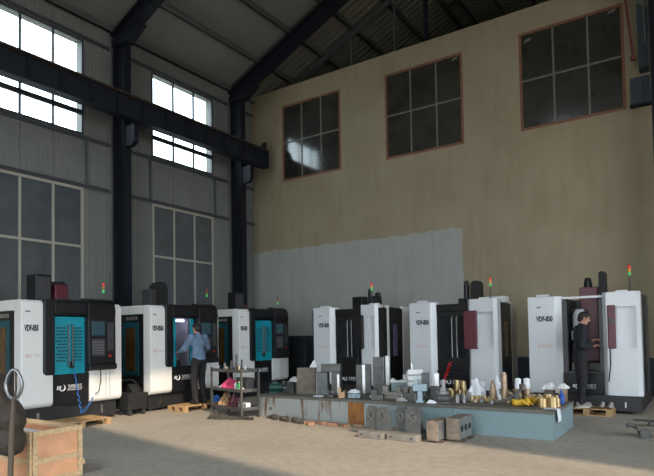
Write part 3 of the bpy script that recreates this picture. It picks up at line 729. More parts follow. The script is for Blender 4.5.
machine_b(-8.14, 'white milling machine nearest the corner with a swung black control panel', 'VDF-850', ('black_enamel', 1.24, 1.48), False,
    [('box', .47, .77, 1.1, 1.4, 2.15, 2.50), ('motor', .88, .99, 1.15, 1.3, 2.15, 2.70), ('arch', .98, 1.24, 1.1, 1.3, 2.15, 2.50), ('motor', .98, 1.16, 1.3, 1.5, 2.2, 2.6)], (1.56, .2, 2.21, 2.75, 'a'), .58, 'violet_glass', 'strip')
machine_b(-5.52, 'middle white milling machine by the end wall with maroon control panel and red hose', 'VDF-850', ('maroon', 1.29, 1.57), False,
    [('motor', .84, .97, 1.1, 1.25, 2.15, 2.72), ('arch', 1.03, 1.28, 1.05, 1.25, 2.15, 2.70), ('box', .8, .95, .9, 1.05, 2.15, 2.3), ('white', 1.55, 1.95, .6, .9, 2.15, 2.29)], (1.68, .5, 2.2, 2.70, 'a'), .60, 'amber_glass', 'red_hose')
machine_b(-2.95, 'rightmost white milling machine with open doors behind the man in black', 'VDF-850', ('maroon', 1.43, 1.56), True,
    [('column', .78, 1.12, 1.0, 1.4, .9, 2.40), ('motor', .84, 1.0, 1.1, 1.25, 2.40, 2.60), ('arch', 1.15, 1.28, .95, 1.2, .9, 2.70)], (1.75, .5, 2.2, 2.74, 'a'), .61, 'smoke_glass')
e = empty('electrical_cabinet', (-10.55, 13.3, 0), 0, 'dark blue cabinet standing between the corner machines', 'cabinet')
MB().box(0, .85, 0, .5, .06, 1.52).build('body', 'dado', e, bevel=.01); MB().box(.02, .42, -.015, 0, .1, 1.48).build('door', 'dado', e); MB().box(.43, .83, -.015, 0, .1, 1.48).build('door', 'dado', e)
for x in (.38, .45): MB().box(x, x+.02, -.03, -.015, .75, .9).build('handle', 'steel_dark', e)
MB().box(.03, .82, .03, .47, 0, .06).build('plinth', 'base_black', e)

# ------------------------------------------------------------------ pallets
def pallet(x0, x1, y0, y1, rot, label, h=.12, n=5):
    cx, cy = (x0+x1)/2, (y0+y1)/2; L_, D_ = (x1-x0), (y1-y0)
    e = empty('wooden_pallet', (cx, cy, 0), rot, label, 'pallet', 'wooden pallets before the machines')
    for k in range(3):
        yb = -D_/2+k*(D_-.08)/2
        for j in range(3):
            xb = -L_/2+j*(L_-.1)/2; MB().box(xb, xb+.1, yb, yb+.08, .018, h-.02).build('block', 'pallet_wood', e)
        MB().box(-L_/2, L_/2, yb, yb+.08, 0, .018).build('runner', 'pallet_wood', e)
    w = L_/n
    for k in range(n): MB().box(-L_/2+k*w+.008, -L_/2+(k+1)*w-.008, -D_/2, D_/2, h-.02, h).build('deck_board', 'pallet_wood', e)
    return e
pallet(-9.33, -8.80, 7.92, 9.05, 0, 'wooden pallet under the worker in the blue shirt', n=4)
pallet(-9.53, -8.90, 5.2, 6.28, 0, 'wooden pallet on the floor before the leftmost machine', n=4)
pallet(-2.28, -1.44, 10.98, 11.42, 0, 'low wooden pallet under the man in black', h=.13)

# ------------------------------------------------------------------ chip cart between the left machines
e = empty('chip_cart', (-9.62, 7.24, 0), 0, 'black wheeled chip bin between the two leftmost machines', 'cart')
bm_ = MB().prism([(-.16, .12), (.22, .12), (.26, .44), (-.20, .44)], 'y', -.22, .22)
bm_.build('bin', 'base_black', e, bevel=.01)
MB().tube([(-.14, -.19, .40), (-.16, -.19, .62), (-.14, -.12, .68), (-.14, .12, .68), (-.10, .19, .62), (.15, .19, .42)], .014, 6).build('handle', 'base_black', e)
MB().prism([(-.2, .44), (.05, .44), (-.1, .60)], 'y', .0, .2).build('chute', 'base_black', e)
for x in (-.1, .18):
    for y in (-.16, .16): MB().cyl((x, y-.02, .05), (x, y+.02, .05), .05).box(x-.02, x+.02, y-.025, y+.025, .06, .13).build('wheel', 'dark_grey', e)

# ------------------------------------------------------------------ steel platform
T0, T1, TY0, TY1, TZ = -7.18, -1.82, 8.26, 9.62, .41
e = empty('steel_platform', (T0, TY0, 0), 0, 'long low steel work platform painted pale blue with a rusty patch', 'platform')
L_ = T1-T0
MB().box(-.02, L_+.02, -.02, TY1-TY0, TZ-.045, TZ).build('top_slab', 'platform_top', e, bevel=.006)
cuts = [0, 2.03, 2.34, 3.9, L_]
for i, (a, b) in enumerate(zip(cuts, cuts[1:])):
    p = MB().box(a+.003, b-.003, 0 if i != 1 else -.006, .05, 0, TZ-.045)
    o = MB(); o.bm.free(); o.bm = p.bm
    # keep material coordinates shared along the platform
    o.build('rust_sheet' if i == 1 else 'front_panel', 'rust_sheet' if i == 1 else 'platform', e)
MB().box(L_-.05, L_, .05, (TY1-TY0)*.5-.003, 0, TZ-.045).build('end_panel', 'platform', e); MB().box(L_-.05, L_, (TY1-TY0)*.5+.003, TY1-TY0, 0, TZ-.045).build('end_panel', 'platform', e)
MB().box(0, .05, .05, TY1-TY0, 0, TZ-.045).build('end_panel', 'platform', e); MB().box(.05, L_-.05, TY1-TY0-.05, TY1-TY0, 0, TZ-.045).build('back_panel', 'platform', e)
MB().cyl((.32, 0, .16), (.32, -.012, .16), .03).build('drain_plug', 'steel_brown', e)
# ------------------------------------------------------------------ things on the platform
def holes_block(name, label, cat, x, y, w, d, h, m, rot=0, z=TZ+.001, holes=(), group=None, edge=None, bevel=.006):
    e = empty(name, (x, y, z), rot, label, cat, group)
    MB().box(-w/2, w/2, -d/2, d/2, 0, h).build('body', m, e, bevel=bevel)
    for (hx, hz, r) in holes:
        MB().cyl((hx, -d/2-.001, hz), (hx, -d/2-.004, hz), r, 12).build('bolt_hole', 'black_rubber', e)
    if edge: MB().box(*edge).build('ground_face', 'steel_bright', e)
    return e
def bushing(x, y, r, h, label, m='brass', z=TZ+.001, group='brass bushings on the platform', flange=.0, wall=.35):
    pr = [(r*(1-wall), 0), (r+flange, 0), (r+flange, h*.25), (r, h*.25), (r, h*.93), (r*.94, h), (r*(1-wall), h), (r*(1-wall), 0)]
    o = MB().lathe(pr, 18).build('brass_bushing', m, loc=(x, y, z)); return tag(o, label, 'bushing', group)
def crumple(name, label, cat, x, y, w, d, h, m, seed, z=TZ+.002, rot=0, group=None, lobes=2.2):
    mb = MB(); n = 12; bm = mb.bm; g = []
    for j in range(n+1):
        row = []
        for i in range(n+1):
            u, v = i/n-.5, j/n-.5; rr = max(abs(u), abs(v))*2
            k = mnoise.noise(Vector((u*lobes*2+seed*3.1, v*lobes*2-seed, seed)))
            k2 = mnoise.noise(Vector((u*9+seed, v*9, seed*2.)))
            hh = max(0, (1-rr**2.2))*h*(.75+.5*k)+abs(k2)*h*.3*(1-rr*.6)
            row.append(bm.verts.new((u*w*(1+.25*k2), v*d*(1+.25*k), max(0, hh))))
        g.append(row)
    for j in range(n):
        for i in range(n): bm.faces.new((g[j][i], g[j][i+1], g[j+1][i+1], g[j+1][i]))
    o = mb.build(name, m, loc=(x, y, z), rot=rot)
    s = o.modifiers.new('thickness', 'SOLIDIFY'); s.thickness = .003; s.offset = 1
    return tag(o, label, cat, group)

# left group
e = empty('electric_motor', (-7.02, 8.62, TZ+.001), .4, 'small dark green motor at the left end of the platform', 'motor')
MB().cyl((-.12, 0, .1), (.1, 0, .1), .085, 16).build('housing', 'green_paint', e, bevel=.01); MB().cyl((.1, 0, .1), (.15, 0, .1), .06, 16).build('end_shield', 'green_paint', e); MB().cyl((.15, 0, .1), (.2, 0, .1), .014).build('shaft', 'steel_bright', e)
MB().box(-.1, .08, -.08, .08, 0, .03).build('foot', 'green_paint', e); MB().box(-.05, .04, -.04, .04, .17, .22).build('terminal_box', 'green_paint', e)
e = empty('machine_vise', (-7.0, 9.0, TZ+.001), .2, 'small grey vise behind the dark green motor', 'vise')
MB().box(-.15, .15, -.08, .08, 0, .08).build('base', 'steel', e, bevel=.01); MB().box(-.12, -.06, -.07, .07, .08, .2).build('fixed_jaw', 'steel', e, bevel=.008); MB().box(.0, .06, -.07, .07, .08, .19).build('moving_jaw', 'steel', e, bevel=.008); MB().cyl((.06, 0, .12), (.22, 0, .12), .014).build('screw', 'steel_bright', e)
holes_block('steel_box', 'small grey steel box left of the tall brown plate', 'steel block', -6.72, 8.75, .13, .12, .20, 'steel_dark', .1)
holes_block('steel_box', 'small grey steel box under the white rag', 'steel block', -6.56, 8.78, .13, .12, .22, 'cast_grey', .1)
crumple('white_rag', 'white rag lying on small boxes left of the brown plate', 'rag', -6.66, 8.77, .22, .17, .09, 'cloth_white', 3, z=TZ+.222)
holes_block('steel_plate', 'tall brown steel plate standing at the left of the platform', 'steel plate', -6.27, 8.62, .36, .10, .50, 'steel_brown', .35)
crumple('white_rag', 'scrap of white rag on top of the tall brown plate', 'rag', -6.13, 8.66, .13, .10, .14, 'cloth_white', 5, z=TZ+.505)
holes_block('steel_block', 'dark grey steel block standing right of the brown plate', 'steel block', -5.93, 8.66, .20, .20, .42, 'cast_grey', .35, edge=(-.104, -.1, -.1, .1, .0, .415))
holes_block('steel_block', 'grey steel block with a bright vertical edge before the corner machine', 'steel block', -5.70, 8.76, .16, .16, .43, 'steel_dark', .35, edge=(.03, .07, -.083, -.08, .0, .38))
holes_block('steel_bar', 'short grey bar lying across the two standing blocks', 'steel block', -5.79, 8.73, .36, .14, .14, 'steel_dark', .38, z=TZ+.433)
tag(MB().box(-.1, .1, -.05, .05, 0, .015).build('paper_sheet', 'paper', loc=(-5.86, 8.42, TZ+.001), rot=.2, bevel=.003), 'folded white paper lying before the dark grey block', 'paper')
e = empty('clamp_fixture', (-5.60, 8.42, TZ+.001), .2, 'small dark clamp fixture beside the cardboard box', 'fixture')
MB().box(-.06, .06, -.05, .05, 0, .05).build('base', 'steel_dark', e, bevel=.005); MB().box(-.05, -.02, -.04, .04, .05, .13).build('jaw', 'steel_dark', e); MB().cyl((-.06, 0, .09), (.08, 0, .09), .013).build('screw', 'steel', e)
e = empty('cardboard_box', (-5.37, 8.42, TZ+.001), .3, 'small torn cardboard box on the platform edge', 'box')
MB().box(-.05, .05, -.05, .05, 0, .10).build('body', 'cardboard', e); MB().prism([(-.05, .10), (.0, .10), (-.01, .19), (-.06, .18)], 'y', -.05, -.045).build('flap', 'cardboard', e); MB().prism([(.05, .10), (.02, .10), (.09, .15)], 'y', -.05, -.045).build('flap', 'cardboard', e)
e = empty('tool_case', (-5.18, 8.55, TZ+.001), .2, 'blue grey plastic case right of the cardboard box', 'case')
MB().box(-.11, .11, -.07, .07, 0, .07).build('body', 'pale_blue', e, bevel=.01); MB().box(-.06, -.03, -.075, -.07, .03, .05).build('latch', 'steel_dark', e); MB().box(.03, .06, -.075, -.07, .03, .05).build('latch', 'steel_dark', e)
crumple('paper_sheet', 'crumpled white paper on the blue grey case', 'paper', -5.27, 8.66, .2, .12, .07, 'paper', 8, z=TZ+.072)
holes_block('steel_block', 'dark steel block with one bright face beside the tall plate', 'steel block', -5.42, 9.27, .28, .14, .54, 'steel_dark', .45, edge=(-.02, .03, -.074, -.07, 0, .535))
holes_block('steel_plate', 'tallest steel plate on the platform with bright machined side', 'steel plate', -5.13, 9.32, .20, .14, .68, 'steel_dark', .5, edge=(.10, .104, -.07, .07, 0, .68))
holes_block('steel_plate', 'bright machined plate leaning next to the tallest plate', 'steel plate', -4.985, 9.40, .07, .13, .70, 'steel_bright', .5)
# middle group of castings
def casting(name, label, x, y, rot, m, parts, cat='casting'):
    e = empty(name, (x, y, TZ+.001), rot, label, cat)
    for nm, a, mm in parts: MB().box(*a).build(nm, mm or m, e, bevel=.006)
    return e
e = casting('valve_casting', 'mottled white and teal casting behind the grey vises', -4.72, 9.36, .35, 'teal_cast', [('body', (-.14, .12, -.08, .08, 0, .22), None), ('base', (-.17, .15, -.1, .1, 0, .05), None)])
MB().prism([(-.17, .22), (.15, .22), (.13, .30), (.08, .27), (-.05, .25), (-.13, .30)], 'y', -.07, .07).build('rim', 'cloth_white', e); MB().cyl((.1, 0, .27), (.1, 0, .36), .035).build('neck', 'cloth_white', e)
def vise(label, x, y, rot, m, L_=.42, w=.2):
    e = empty('machine_vise', (x, y, TZ+.001), rot, label, 'vise')
    MB().box(-L_/2, L_/2, -w/2, w/2, 0, .05).build('base', m, e, bevel=.008); MB().box(-L_/2, L_/2*.8, -w*.35, w*.35, .05, .12).build('bed', m, e, bevel=.008)
    MB().box(-L_/2+.02, -L_/2+.12, -w*.45, w*.45, .12, .22).build('fixed_jaw', m, e, bevel=.008); MB().box(.02, .12, -w*.45, w*.45, .12, .21).build('moving_jaw', m, e, bevel=.008)
    MB().cyl((.12, 0, .16), (L_/2+.05, 0, .16), .016).build('screw', 'steel_bright', e); MB().cyl((L_/2+.05, -.07, .16), (L_/2+.05, .07, .16), .01).build('crank', 'steel_dark', e)
    return e
vise('grey machine vise at the front edge above the brackets', -4.50, 8.72, .35, 'plate_grey'); vise('grey machine vise left of the pale blue bracket', -4.12, 8.62, -.2, 'steel', .30)
casting('jaw_block', 'dark jaw block at the platform edge above the rust patch', -4.66, 8.42, .4, 'steel_dark', [('body', (-.1, .1, -.08, .08, 0, .09), None), ('step', (-.1, .0, -.08, .08, .09, .17), None)])
e = empty('guide_stack', (-4.36, 9.28, TZ+.001), .45, 'bright stack of machined steel rails behind the vises', 'steel parts')
for k in range(4): MB().box(-.13, .13, -.07, .07, .06+k*.105, .155+k*.105).build('rail', 'steel_bright', e, bevel=.005)
MB().box(-.13, .13, -.07, .07, 0, .055).build('base', 'steel_dark', e); MB().box(-.16, -.13, -.06, .06, 0, .44).build('end_plate', 'steel', e); MB().cyl((-.06, 0, .47), (-.06, 0, .58), .022).build('pin', 'steel_bright', e)
holes_block('steel_block', 'dark grey block between the rail stack and blue bracket', 'steel block', -4.10, 9.12, .12, .12, .42, 'cast_grey', .3)
e = empty('angle_bracket', (-3.88, 8.42, TZ+.001), .25, 'pale blue painted bracket standing at the platform edge', 'bracket')
MB().box(-.035, .035, -.05, .05, 0, .18).build('stem', 'pale_blue', e, bevel=.006); MB().box(-.11, .11, -.06, .06, .18, .29).build('head', 'pale_blue', e, bevel=.008); MB().box(-.08, -.03, -.05, .05, .29, .36).build('ear', 'pale_blue', e, bevel=.006); MB().box(-.06, .06, -.07, .07, 0, .03).build('foot', 'pale_blue', e)
e = empty('rotary_fixture', (-3.66, 8.80, TZ+.001), .3, 'round grey machined fixture right of the pale blue bracket', 'fixture')
MB().lathe([(.16, 0), (.16, .06), (.11, .07), (.11, .15), (.07, .16), (.07, .2)], 20).build('body', 'steel', e); MB().cyl((.02, 0, .2), (.02, 0, .34), .03).build('spindle', 'steel_bright', e); MB().box(-.2, .2, -.06, .06, 0, .04).build('foot', 'steel_dark', e)
e = empty('lever_fixture', (-3.90, 9.12, TZ+.001), .3, 'grey fixture with white knob before the middle machine', 'fixture')
MB().box(-.1, .1, -.07, .07, 0, .2).build('body', 'steel_dark', e, bevel=.01); MB().box(-.03, .05, -.04, .04, .2, .42).build('post', 'steel_bright', e, bevel=.006); MB().ball((.11, -.02, .26), .05).build('knob', 'cloth_white', e)
e = empty('rotary_fixture', (-3.52, 8.46, TZ+.001), .3, 'low dark round fixture with a white paper at the platform edge', 'fixture')
MB().cyl((-.05, 0, .07), (.1, 0, .07), .065, 16).build('drum', 'steel_dark', e); MB().box(-.08, .12, -.05, .05, 0, .02).build('foot', 'steel_dark', e)
crumple('paper_sheet', 'scrap of white paper before the round grey fixture', 'paper', -3.66, 8.36, .14, .09, .06, 'paper', 9)
# brass bushings left heap
k = 0
for (x, y, z, r, h) in ((-3.78, 9.42, 0, .05, .14), (-3.66, 9.46, 0, .05, .16), (-3.55, 9.50, 0, .05, .15), (-3.70, 9.32, 0, .05, .12), (-3.58, 9.38, 0, .05, .13), (-3.44, 9.42, 0, .045, .11), (-3.66, 9.46, .165, .048, .12), (-3.56, 9.50, .155, .048, .11), (-3.80, 9.30, 0, .04, .09)):
    bushing(x, y, r, h, 'brass bushing in the heap before the middle machine\'s door', z=TZ+.001+z, group='brass bushings heaped before the middle machine', flange=.006)
for (x, y, r, h) in ((-3.33, 8.60, .035, .13), (-3.24, 8.66, .03, .12), (-3.40, 8.88, .035, .10), (-3.33, 8.86, .035, .12), (-3.27, 8.98, .035, .13), (-3.38, 8.74, .035, .09)):
    o = MB().lathe([(r*.5, 0), (r, 0), (r, h*.6), (r*.8, h*.62), (r*.8, h), (r*.5, h), (r*.5, 0)], 16).build('steel_bushing', 'steel', loc=(x, y, TZ+.001)); tag(o, 'small grey steel bushing in front of the brass heap', 'bushing', 'steel bushings at the platform edge')
crumple('wrapping_paper', 'large crumpled white wrapping paper right of the brass heap', 'paper', -3.25, 9.25, .27, .22, .34, 'paper', 2)
tag(MB().prism([(-.11, 0), (.13, .0), (.11, .26), (-.13, .30)], 'y', -.004, .004).build('paper_sheet', 'paper', loc=(-3.30, 9.53, TZ+.002)), 'upright white paper sheet behind the crumpled wrapping', 'paper')
crumple('wrapping_paper', 'crumpled white paper in the middle beside small brass parts', 'paper', -2.93, 9.24, .18, .16, .20, 'paper', 4)
crumple('wrapping_paper', 'peaked white paper leaning near the pointed bronze bar', 'paper', -2.96, 9.47, .16, .14, .36, 'paper', 6)
for i, (x, y) in enumerate(((-3.22, 9.02), (-3.12, 9.05), (-3.03, 9.04), (-3.20, 8.90), (-3.12, 8.92))): bushing(x, y, .032, .08, 'tiny brass bushing beside the crumpled papers', group='tiny brass bushings by the papers')
e = empty('bronze_rod', (-2.71, 9.02, TZ+.001), 0, 'tall bronze rod standing upright on the platform', 'rod')
MB().lathe([(.06, 0), (.06, .02), (.047, .03), (.047, .16), (.05, .165), (.05, .30), (.047, .305), (.047, .43), (.04, .445)], 18).build('shaft', 'bronze', e); MB().lathe([(.03, .445), (.03, .46), (.012, .475)], 14).build('tip', 'steel_bright', e)
e = empty('bronze_rod', (-2.90, 9.05, TZ+.001), 0, 'pointed dull bronze bar left of the tall rod', 'rod')
MB().lathe([(.055, 0), (.055, .14), (.045, .22), (.03, .30), (.012, .33)], 14).build('bar', 'bronze', e); MB().lathe([(.06, .0), (.06, .03)], 14).build('collar', 'steel_brown', e)
for (x, y, h) in ((-2.84, 9.38, .17), (-2.80, 9.51, .15), (-2.73, 9.40, .12), (-2.68, 9.52, .16), (-2.55, 9.28, .10), (-2.66, 9.28, .10)):
    bushing(x, y, .05, h, 'bronze bushing behind the tall rod', 'bronze', group='bronze bushings behind the tall rod')
for (x, y) in ((-2.60, 9.40), (-2.47, 9.44)):
    e = empty('wrapped_bushing', (x, y, TZ+.001), 0, 'bronze bushing with a twist of white paper on top', 'bushing', 'paper topped bushings')
    MB().lathe([(.05, 0), (.055, .02), (.055, .17), (.05, .18)], 16).build('sleeve', 'bronze', e)
    MB().lathe([(.05, .181), (.058, .23), (.048, .28), (.053, .33), (.03, .35)], 9).build('paper_twist', 'paper', e)
crumple('wrapping_paper', 'flat white paper strewn around the tall bronze rod', 'paper', -2.56, 9.12, .20, .12, .05, 'paper', 11)
e = empty('brush_tool', (-2.56, 8.84, TZ+.006), .8, 'grey tool with long dark handle beside the yellow gloves', 'tool')
MB().tube([(-.28, 0, .015), (-.1, 0, .05), (.08, 0, .13), (.2, 0, .22)], [.018, .02, .022, .026], 8).build('handle', 'steel_dark', e); MB().box(.17, .23, -.05, .05, .2, .29).build('head', 'steel_brown', e, bevel=.01); MB().box(.05, .12, -.03, .03, .0, .13).build('support', 'steel_dark', e)
def glove(x, y, rot, label, seed):
    e = empty('work_glove', (x, y, TZ+.009), rot, label, 'glove', 'yellow gloves on the platform corner')
    MB().ball((0, 0, .05), (.09, .06, .05)).build('palm', 'yellow_glove', e, smooth=True)
    for k in range(4): MB().tube([(.06, -.045+k*.03, .05), (.12, -.05+k*.033, .06+.02*(k % 2)), (.17, -.055+k*.036, .02)], [.019, .018, .013], 8).build('finger', 'yellow_glove', e, smooth=True)
    MB().tube([(0, -.05, .05), (.05, -.09, .05), (.09, -.10, .02)], [.02, .018, .013], 8).build('thumb', 'yellow_glove', e, smooth=True)
    MB().lathe([(.05, 0), (.055, .07)], 12, (-.05, 0, .05), Matrix.Rotation(-PI/2, 4, 'Y')).build('cuff', 'yellow_glove', e, smooth=True)
glove(-2.34, 8.56, .6, 'yellow work glove lying lower at the front of the platform', 1); glove(-2.26, 8.84, 1.2, 'yellow work glove leaning behind the other one', 2)
for (x, y, r, h) in ((-2.04, 8.62, .065, .13), (-1.90, 8.64, .06, .15), (-2.00, 8.79, .06, .17), (-1.88, 8.79, .05, .12), (-2.11, 8.74, .04, .11)):
    bushing(x, y, r, h, 'large brass bushing at the right front corner of the platform', group='large brass bushings on the platform corner', flange=.006)
for i in range(8):
    x = -2.40+i*.056; y = 9.28+.08*(i % 3)
    bushing(x, y, .034, .10, 'small brass bushing in the row behind the yellow gloves', 'brass' if i % 2 else 'bronze', group='row of small bushings behind the gloves')
for i in range(6): bushing(-2.40+i*.080, 9.14+.02*(i % 2), .036, .09, 'small brass bushing in the front row behind the gloves', 'brass', group='front row of small bushings')
crumple('wrapping_paper', 'white paper between the gloves and the corner bushings', 'paper', -2.06, 9.0, .12, .10, .09, 'paper', 14)
e = empty('spray_bottle', (-1.89, 9.18, TZ+.001), 0, 'blue plastic bottle near the right end of the platform', 'bottle')
MB().lathe([(.04, 0), (.043, .02), (.043, .12), (.02, .15), (.018, .17)], 14).build('bottle_body', 'blue_plastic', e); MB().lathe([(.022, .17), (.022, .20)], 12).build('cap', 'blue_plastic', e)
holes_block('parts_box', 'brown carton left of the blue bottle', 'box', -2.14, 9.53, .15, .12, .17, 'steel_brown', .0)
holes_block('parts_box', 'small tan carton right of the blue bottle', 'box', -1.92, 9.44, .11, .13, .20, 'bronze', .0)
crumple('white_rag', 'white rag heaped on the carton behind the blue bottle', 'rag', -2.15, 9.53, .20, .13, .12, 'cloth_white', 15, z=TZ+.174)
crumple('white_rag', 'pale rag draped over the tan carton', 'rag', -1.91, 9.44, .15, .13, .08, 'cloth_white', 16, z=TZ+.204)
mb = MB(); bm = mb.bm
pr = [(-.16, .004), (.004, .006), (.034, -.004), (.038, -.06), (.046, -.12), (.04, -.17)]
A = [[bm.verts.new((p[0], yy_+.01*math.sin(i*1.7+yy_*30), p[1])) for i, p in enumerate(pr)] for yy_ in (0, .05, .1, .15, .2)]
for a, b in zip(A, A[1:]):
    for i in range(len(pr)-1): bm.faces.new((a[i], a[i+1], b[i+1], b[i]))
o = mb.build('paper_sheet', 'paper', loc=(T1, 8.36, TZ)); tag(o, 'white paper hanging over the right corner of the platform', 'paper')

for i, (x, y, h, m) in enumerate(((-2.78, 8.82, .06, 'bronze'), (-2.80, 8.68, .05, 'steel'), (-2.88, 8.86, .07, 'brass'), (-3.02, 8.84, .05, 'steel'), (-3.10, 8.78, .06, 'bronze'), (-2.62, 8.90, .08, 'brass'), (-2.95, 8.94, .06, 'brass'))):
    o = MB().lathe([(.018, 0), (.042, 0), (.042, h*.6), (.03, h*.65), (.03, h), (.018, h), (.018, 0)], 14).build('turned_ring', m, loc=(x, y, TZ+.001)); tag(o, 'small turned ring before the tall bronze rod', 'ring', 'turned rings before the bronze rod')
for i, (x, y, r_, l) in enumerate(((-4.20, 8.40, .5, .18), (-4.02, 8.90, 1.2, .2), (-4.55, 9.02, .2, .22), (-4.75, 8.95, .9, .16), (-4.86, 8.66, .3, .15))):
    e = empty('clamp_strap', (x, y, TZ+.001), r_, 'stepped steel clamp lying among the vises', 'clamp', 'steel clamps among the vises')
    MB().prism([(-l/2, 0), (l/2, 0), (l/2, .03), (l/4, .03), (l/4, .06), (-l/4, .06), (-l/2, .04)], 'y', -.025, .025).build('strap', 'steel', e, bevel=.003); MB().cyl((0, 0, .06), (0, 0, .10), .012, 6).build('bolt', 'steel_bright', e)
# ------------------------------------------------------------------ brackets and blocks on the floor before the platform
def bearing_bracket(x, y, label):
    e = empty('bearing_bracket', (x, y, .101), -.05, label, 'bracket', 'grey bearing brackets on the floor plates')
    pl = [(-.17, 0), (.17, 0), (.17, .36), (.10, .45), (-.10, .45), (-.17, .36)]
    mb = MB(); bm = mb.bm; n = 20; cz = .28; r = .075
    for yy_, flip in ((-.05, 0), (.05, 1)):
        pass
    # plate with a bored hole: bridge outer outline to circle
    ang = sorted([2*PI*i/16+.1 for i in range(16)]+[math.atan2(q[1]-cz, q[0]) % (2*PI) for q in pl]); n = len(ang)
    outer = []
    for a in ang:
        dx, dz = math.cos(a), math.sin(a); best = 9
        for p, q in zip(pl, pl[1:]+pl[:1]):
            ex, ez = q[0]-p[0], q[1]-p[1]; den = dx*ez-dz*ex
            if abs(den) < 1e-9: continue
            t = ((p[0])*ez-(p[1]-cz)*ex)/den; s_ = ((p[0])*dz-(p[1]-cz)*dx)/den
            if t > 0 and -1e-4 <= s_ <= 1+1e-4: best = min(best, t)
        outer.append((dx*best, cz+dz*best))
    inner = [(r*math.cos(a), cz+r*math.sin(a)) for a in ang]
    V = {}
    for s_, yy_ in ((0, -.05), (1, .05)):
        for nm, lst in (('o', outer), ('i', inner)):
            for i, p in enumerate(lst): V[s_, nm, i] = bm.verts.new((p[0], yy_, p[1]))
    for i in range(n):
        j = (i+1) % n
        for s_ in (0, 1): bm.faces.new((V[s_, 'o', i], V[s_, 'o', j], V[s_, 'i', j], V[s_, 'i', i]))
        bm.faces.new((V[0, 'o', i], V[1, 'o', i], V[1, 'o', j], V[0, 'o', j])); bm.faces.new((V[0, 'i', i], V[0, 'i', j], V[1, 'i', j], V[1, 'i', i]))
    mb.build('plate', 'cast_grey', e)
    MB().lathe([(.055, -.06), (.078, -.06), (.078, .06), (.055, .06), (.055, -.06)], 20, (0, 0, .28), Matrix.Rotation(PI/2, 4, 'X')).build('bearing_ring', 'chrome', e, smooth=False)
    MB().box(-.17, .17, .05, .16, 0, .06).build('rear_foot', 'cast_grey', e, bevel=.006)
    for a in (45, 135, 225, 315): MB().cyl((.11*math.cos(math.radians(a)), -.05, .28+.11*math.sin(math.radians(a))), (.11*math.cos(math.radians(a)), -.054, .28+.11*math.sin(math.radians(a))), .012, 8).build('bolt_hole', 'black_rubber', e)
    return e
def floor_plate(x0, x1, y0, y1, label):
    e = empty('base_plate', ((x0+x1)/2, (y0+y1)/2, .001), -.05, label, 'steel plate', 'floor plates under the brackets'); w, d = (x1-x0)/2, (y1-y0)/2
    MB().box(-w, w, -d, d, 0, .097).build('body', 'plate_grey', e, bevel=.006)
    for sx in (-.7, .7): MB().cyl((w*sx, -d-.001, .05), (w*sx, -d-.004, .05), .014).build('bolt_hole', 'black_rubber', e)
floor_plate(-4.33, -3.90, 7.20, 7.66, 'left thick steel plate on the floor carrying two brackets')
floor_plate(-3.86, -3.39, 7.22, 7.70, 'right thick steel plate on the floor carrying two brackets')
for (x, y, s, lb) in ((-4.21, 7.44, .58, 'leftmost of the four bored grey brackets before the platform'), (-4.00, 7.40, .58, 'second bored grey bracket from the left before the platform'),
                      (-3.76, 7.52, .60, 'third bored grey bracket, set back behind its neighbour'), (-3.52, 7.42, .68, 'largest and rightmost bored grey bracket before the platform')):
    b = bearing_bracket(x, y, lb); b.scale = (s, s*1.15, .76 if s < .65 else .82)
def stone_block(x, y, w, d, h, rot, label, holes):
    e = empty('steel_block', (x, y, .031), rot, label, 'steel block', 'rusty blocks on the floor')
    MB().box(-w/2, w/2, -d/2, d/2, 0, h).build('body', 'brown_block', e, bevel=.008)
    for hy in holes: MB().cyl((w/2+.001, hy, h*.5), (w/2+.005, hy, h*.5), .045, 14).build('bore', 'black_rubber', e)
    MB().box(w/2, w/2+.002, -d/2+.01, d/2-.01, .01, h-.01).build('grey_face', 'steel', e)  # side face coloured greyer than the brown body
    for yb in (-d*.3, d*.3): MB().box(-w/2, w/2+.04, yb-.04, yb+.04, -.03, 0).build('bearer', 'stick_wood', e)
stone_block(-3.205, 7.52, .17, .42, .27, 0, 'brown steel block left of the bored block on the floor', ()); stone_block(-2.985, 7.76, .19, .50, .30, 0, 'brown steel block with three bores at the right of the pair', (-.15, 0, .15))

# ------------------------------------------------------------------ steel shelf cart and its contents
ca = math.atan2(-.268, .963); CX, CYY = -7.2, 7.8     # front corner post; long side runs away to the left
CX += .03
cart = empty('shelf_cart', (CX, CYY, 0), ca, 'grey steel three tier shelf cart left of the platform', 'cart')
LX, DY = 1.10, .38                                    # local: x from -LX to 0, y from 0 to DY
for (x, y) in ((0, 0), (-LX, 0), (0, DY), (-LX, DY)):
    MB().box(x-.018, x+.018, y-.018, y+.018, 0, .92).build('post', 'steel_dark', cart)
for z in (.16, .50, .86):
    s = MB().box(-LX+.018, -.018, -.012, DY+.012, z, z+.012).box(-LX+.018, -.018, -.016, -.012, z-.02, z+.04).box(-LX+.018, -.018, DY+.012, DY+.016, z-.02, z+.04).box(-.018, -.014, -.01, DY+.01, z-.02, z+.04).build('shelf', 'steel_dark', cart)
CM = Matrix.Translation((CX, CYY, 0)) @ Matrix.Rotation(ca, 4, 'Z')
def oncart(u, v, z): return tuple(CM @ Vector((u, v, z)))
def on(name, label, cat, u, v, z, group=None):
    return empty(name, oncart(u, v, z), ca, label, cat, group)
crumple('pink_bag', 'crumpled pink plastic bag on the middle shelf of the cart', 'bag', *oncart(-.62, .16, 0)[:2], .36, .22, .24, 'pink_plastic', 21, z=.514)
crumple('paper_bag', 'crumpled brown paper bag on the bottom shelf of the cart', 'bag', *oncart(-.80, .16, 0)[:2], .26, .22, .27, 'brown_bag', 22, z=.174)
crumple('red_cloth', 'dull red cloth hanging in the bottom tier of the cart', 'cloth', *oncart(-.52, .16, 0)[:2], .22, .16, .28, 'maroon', 23, z=.174)
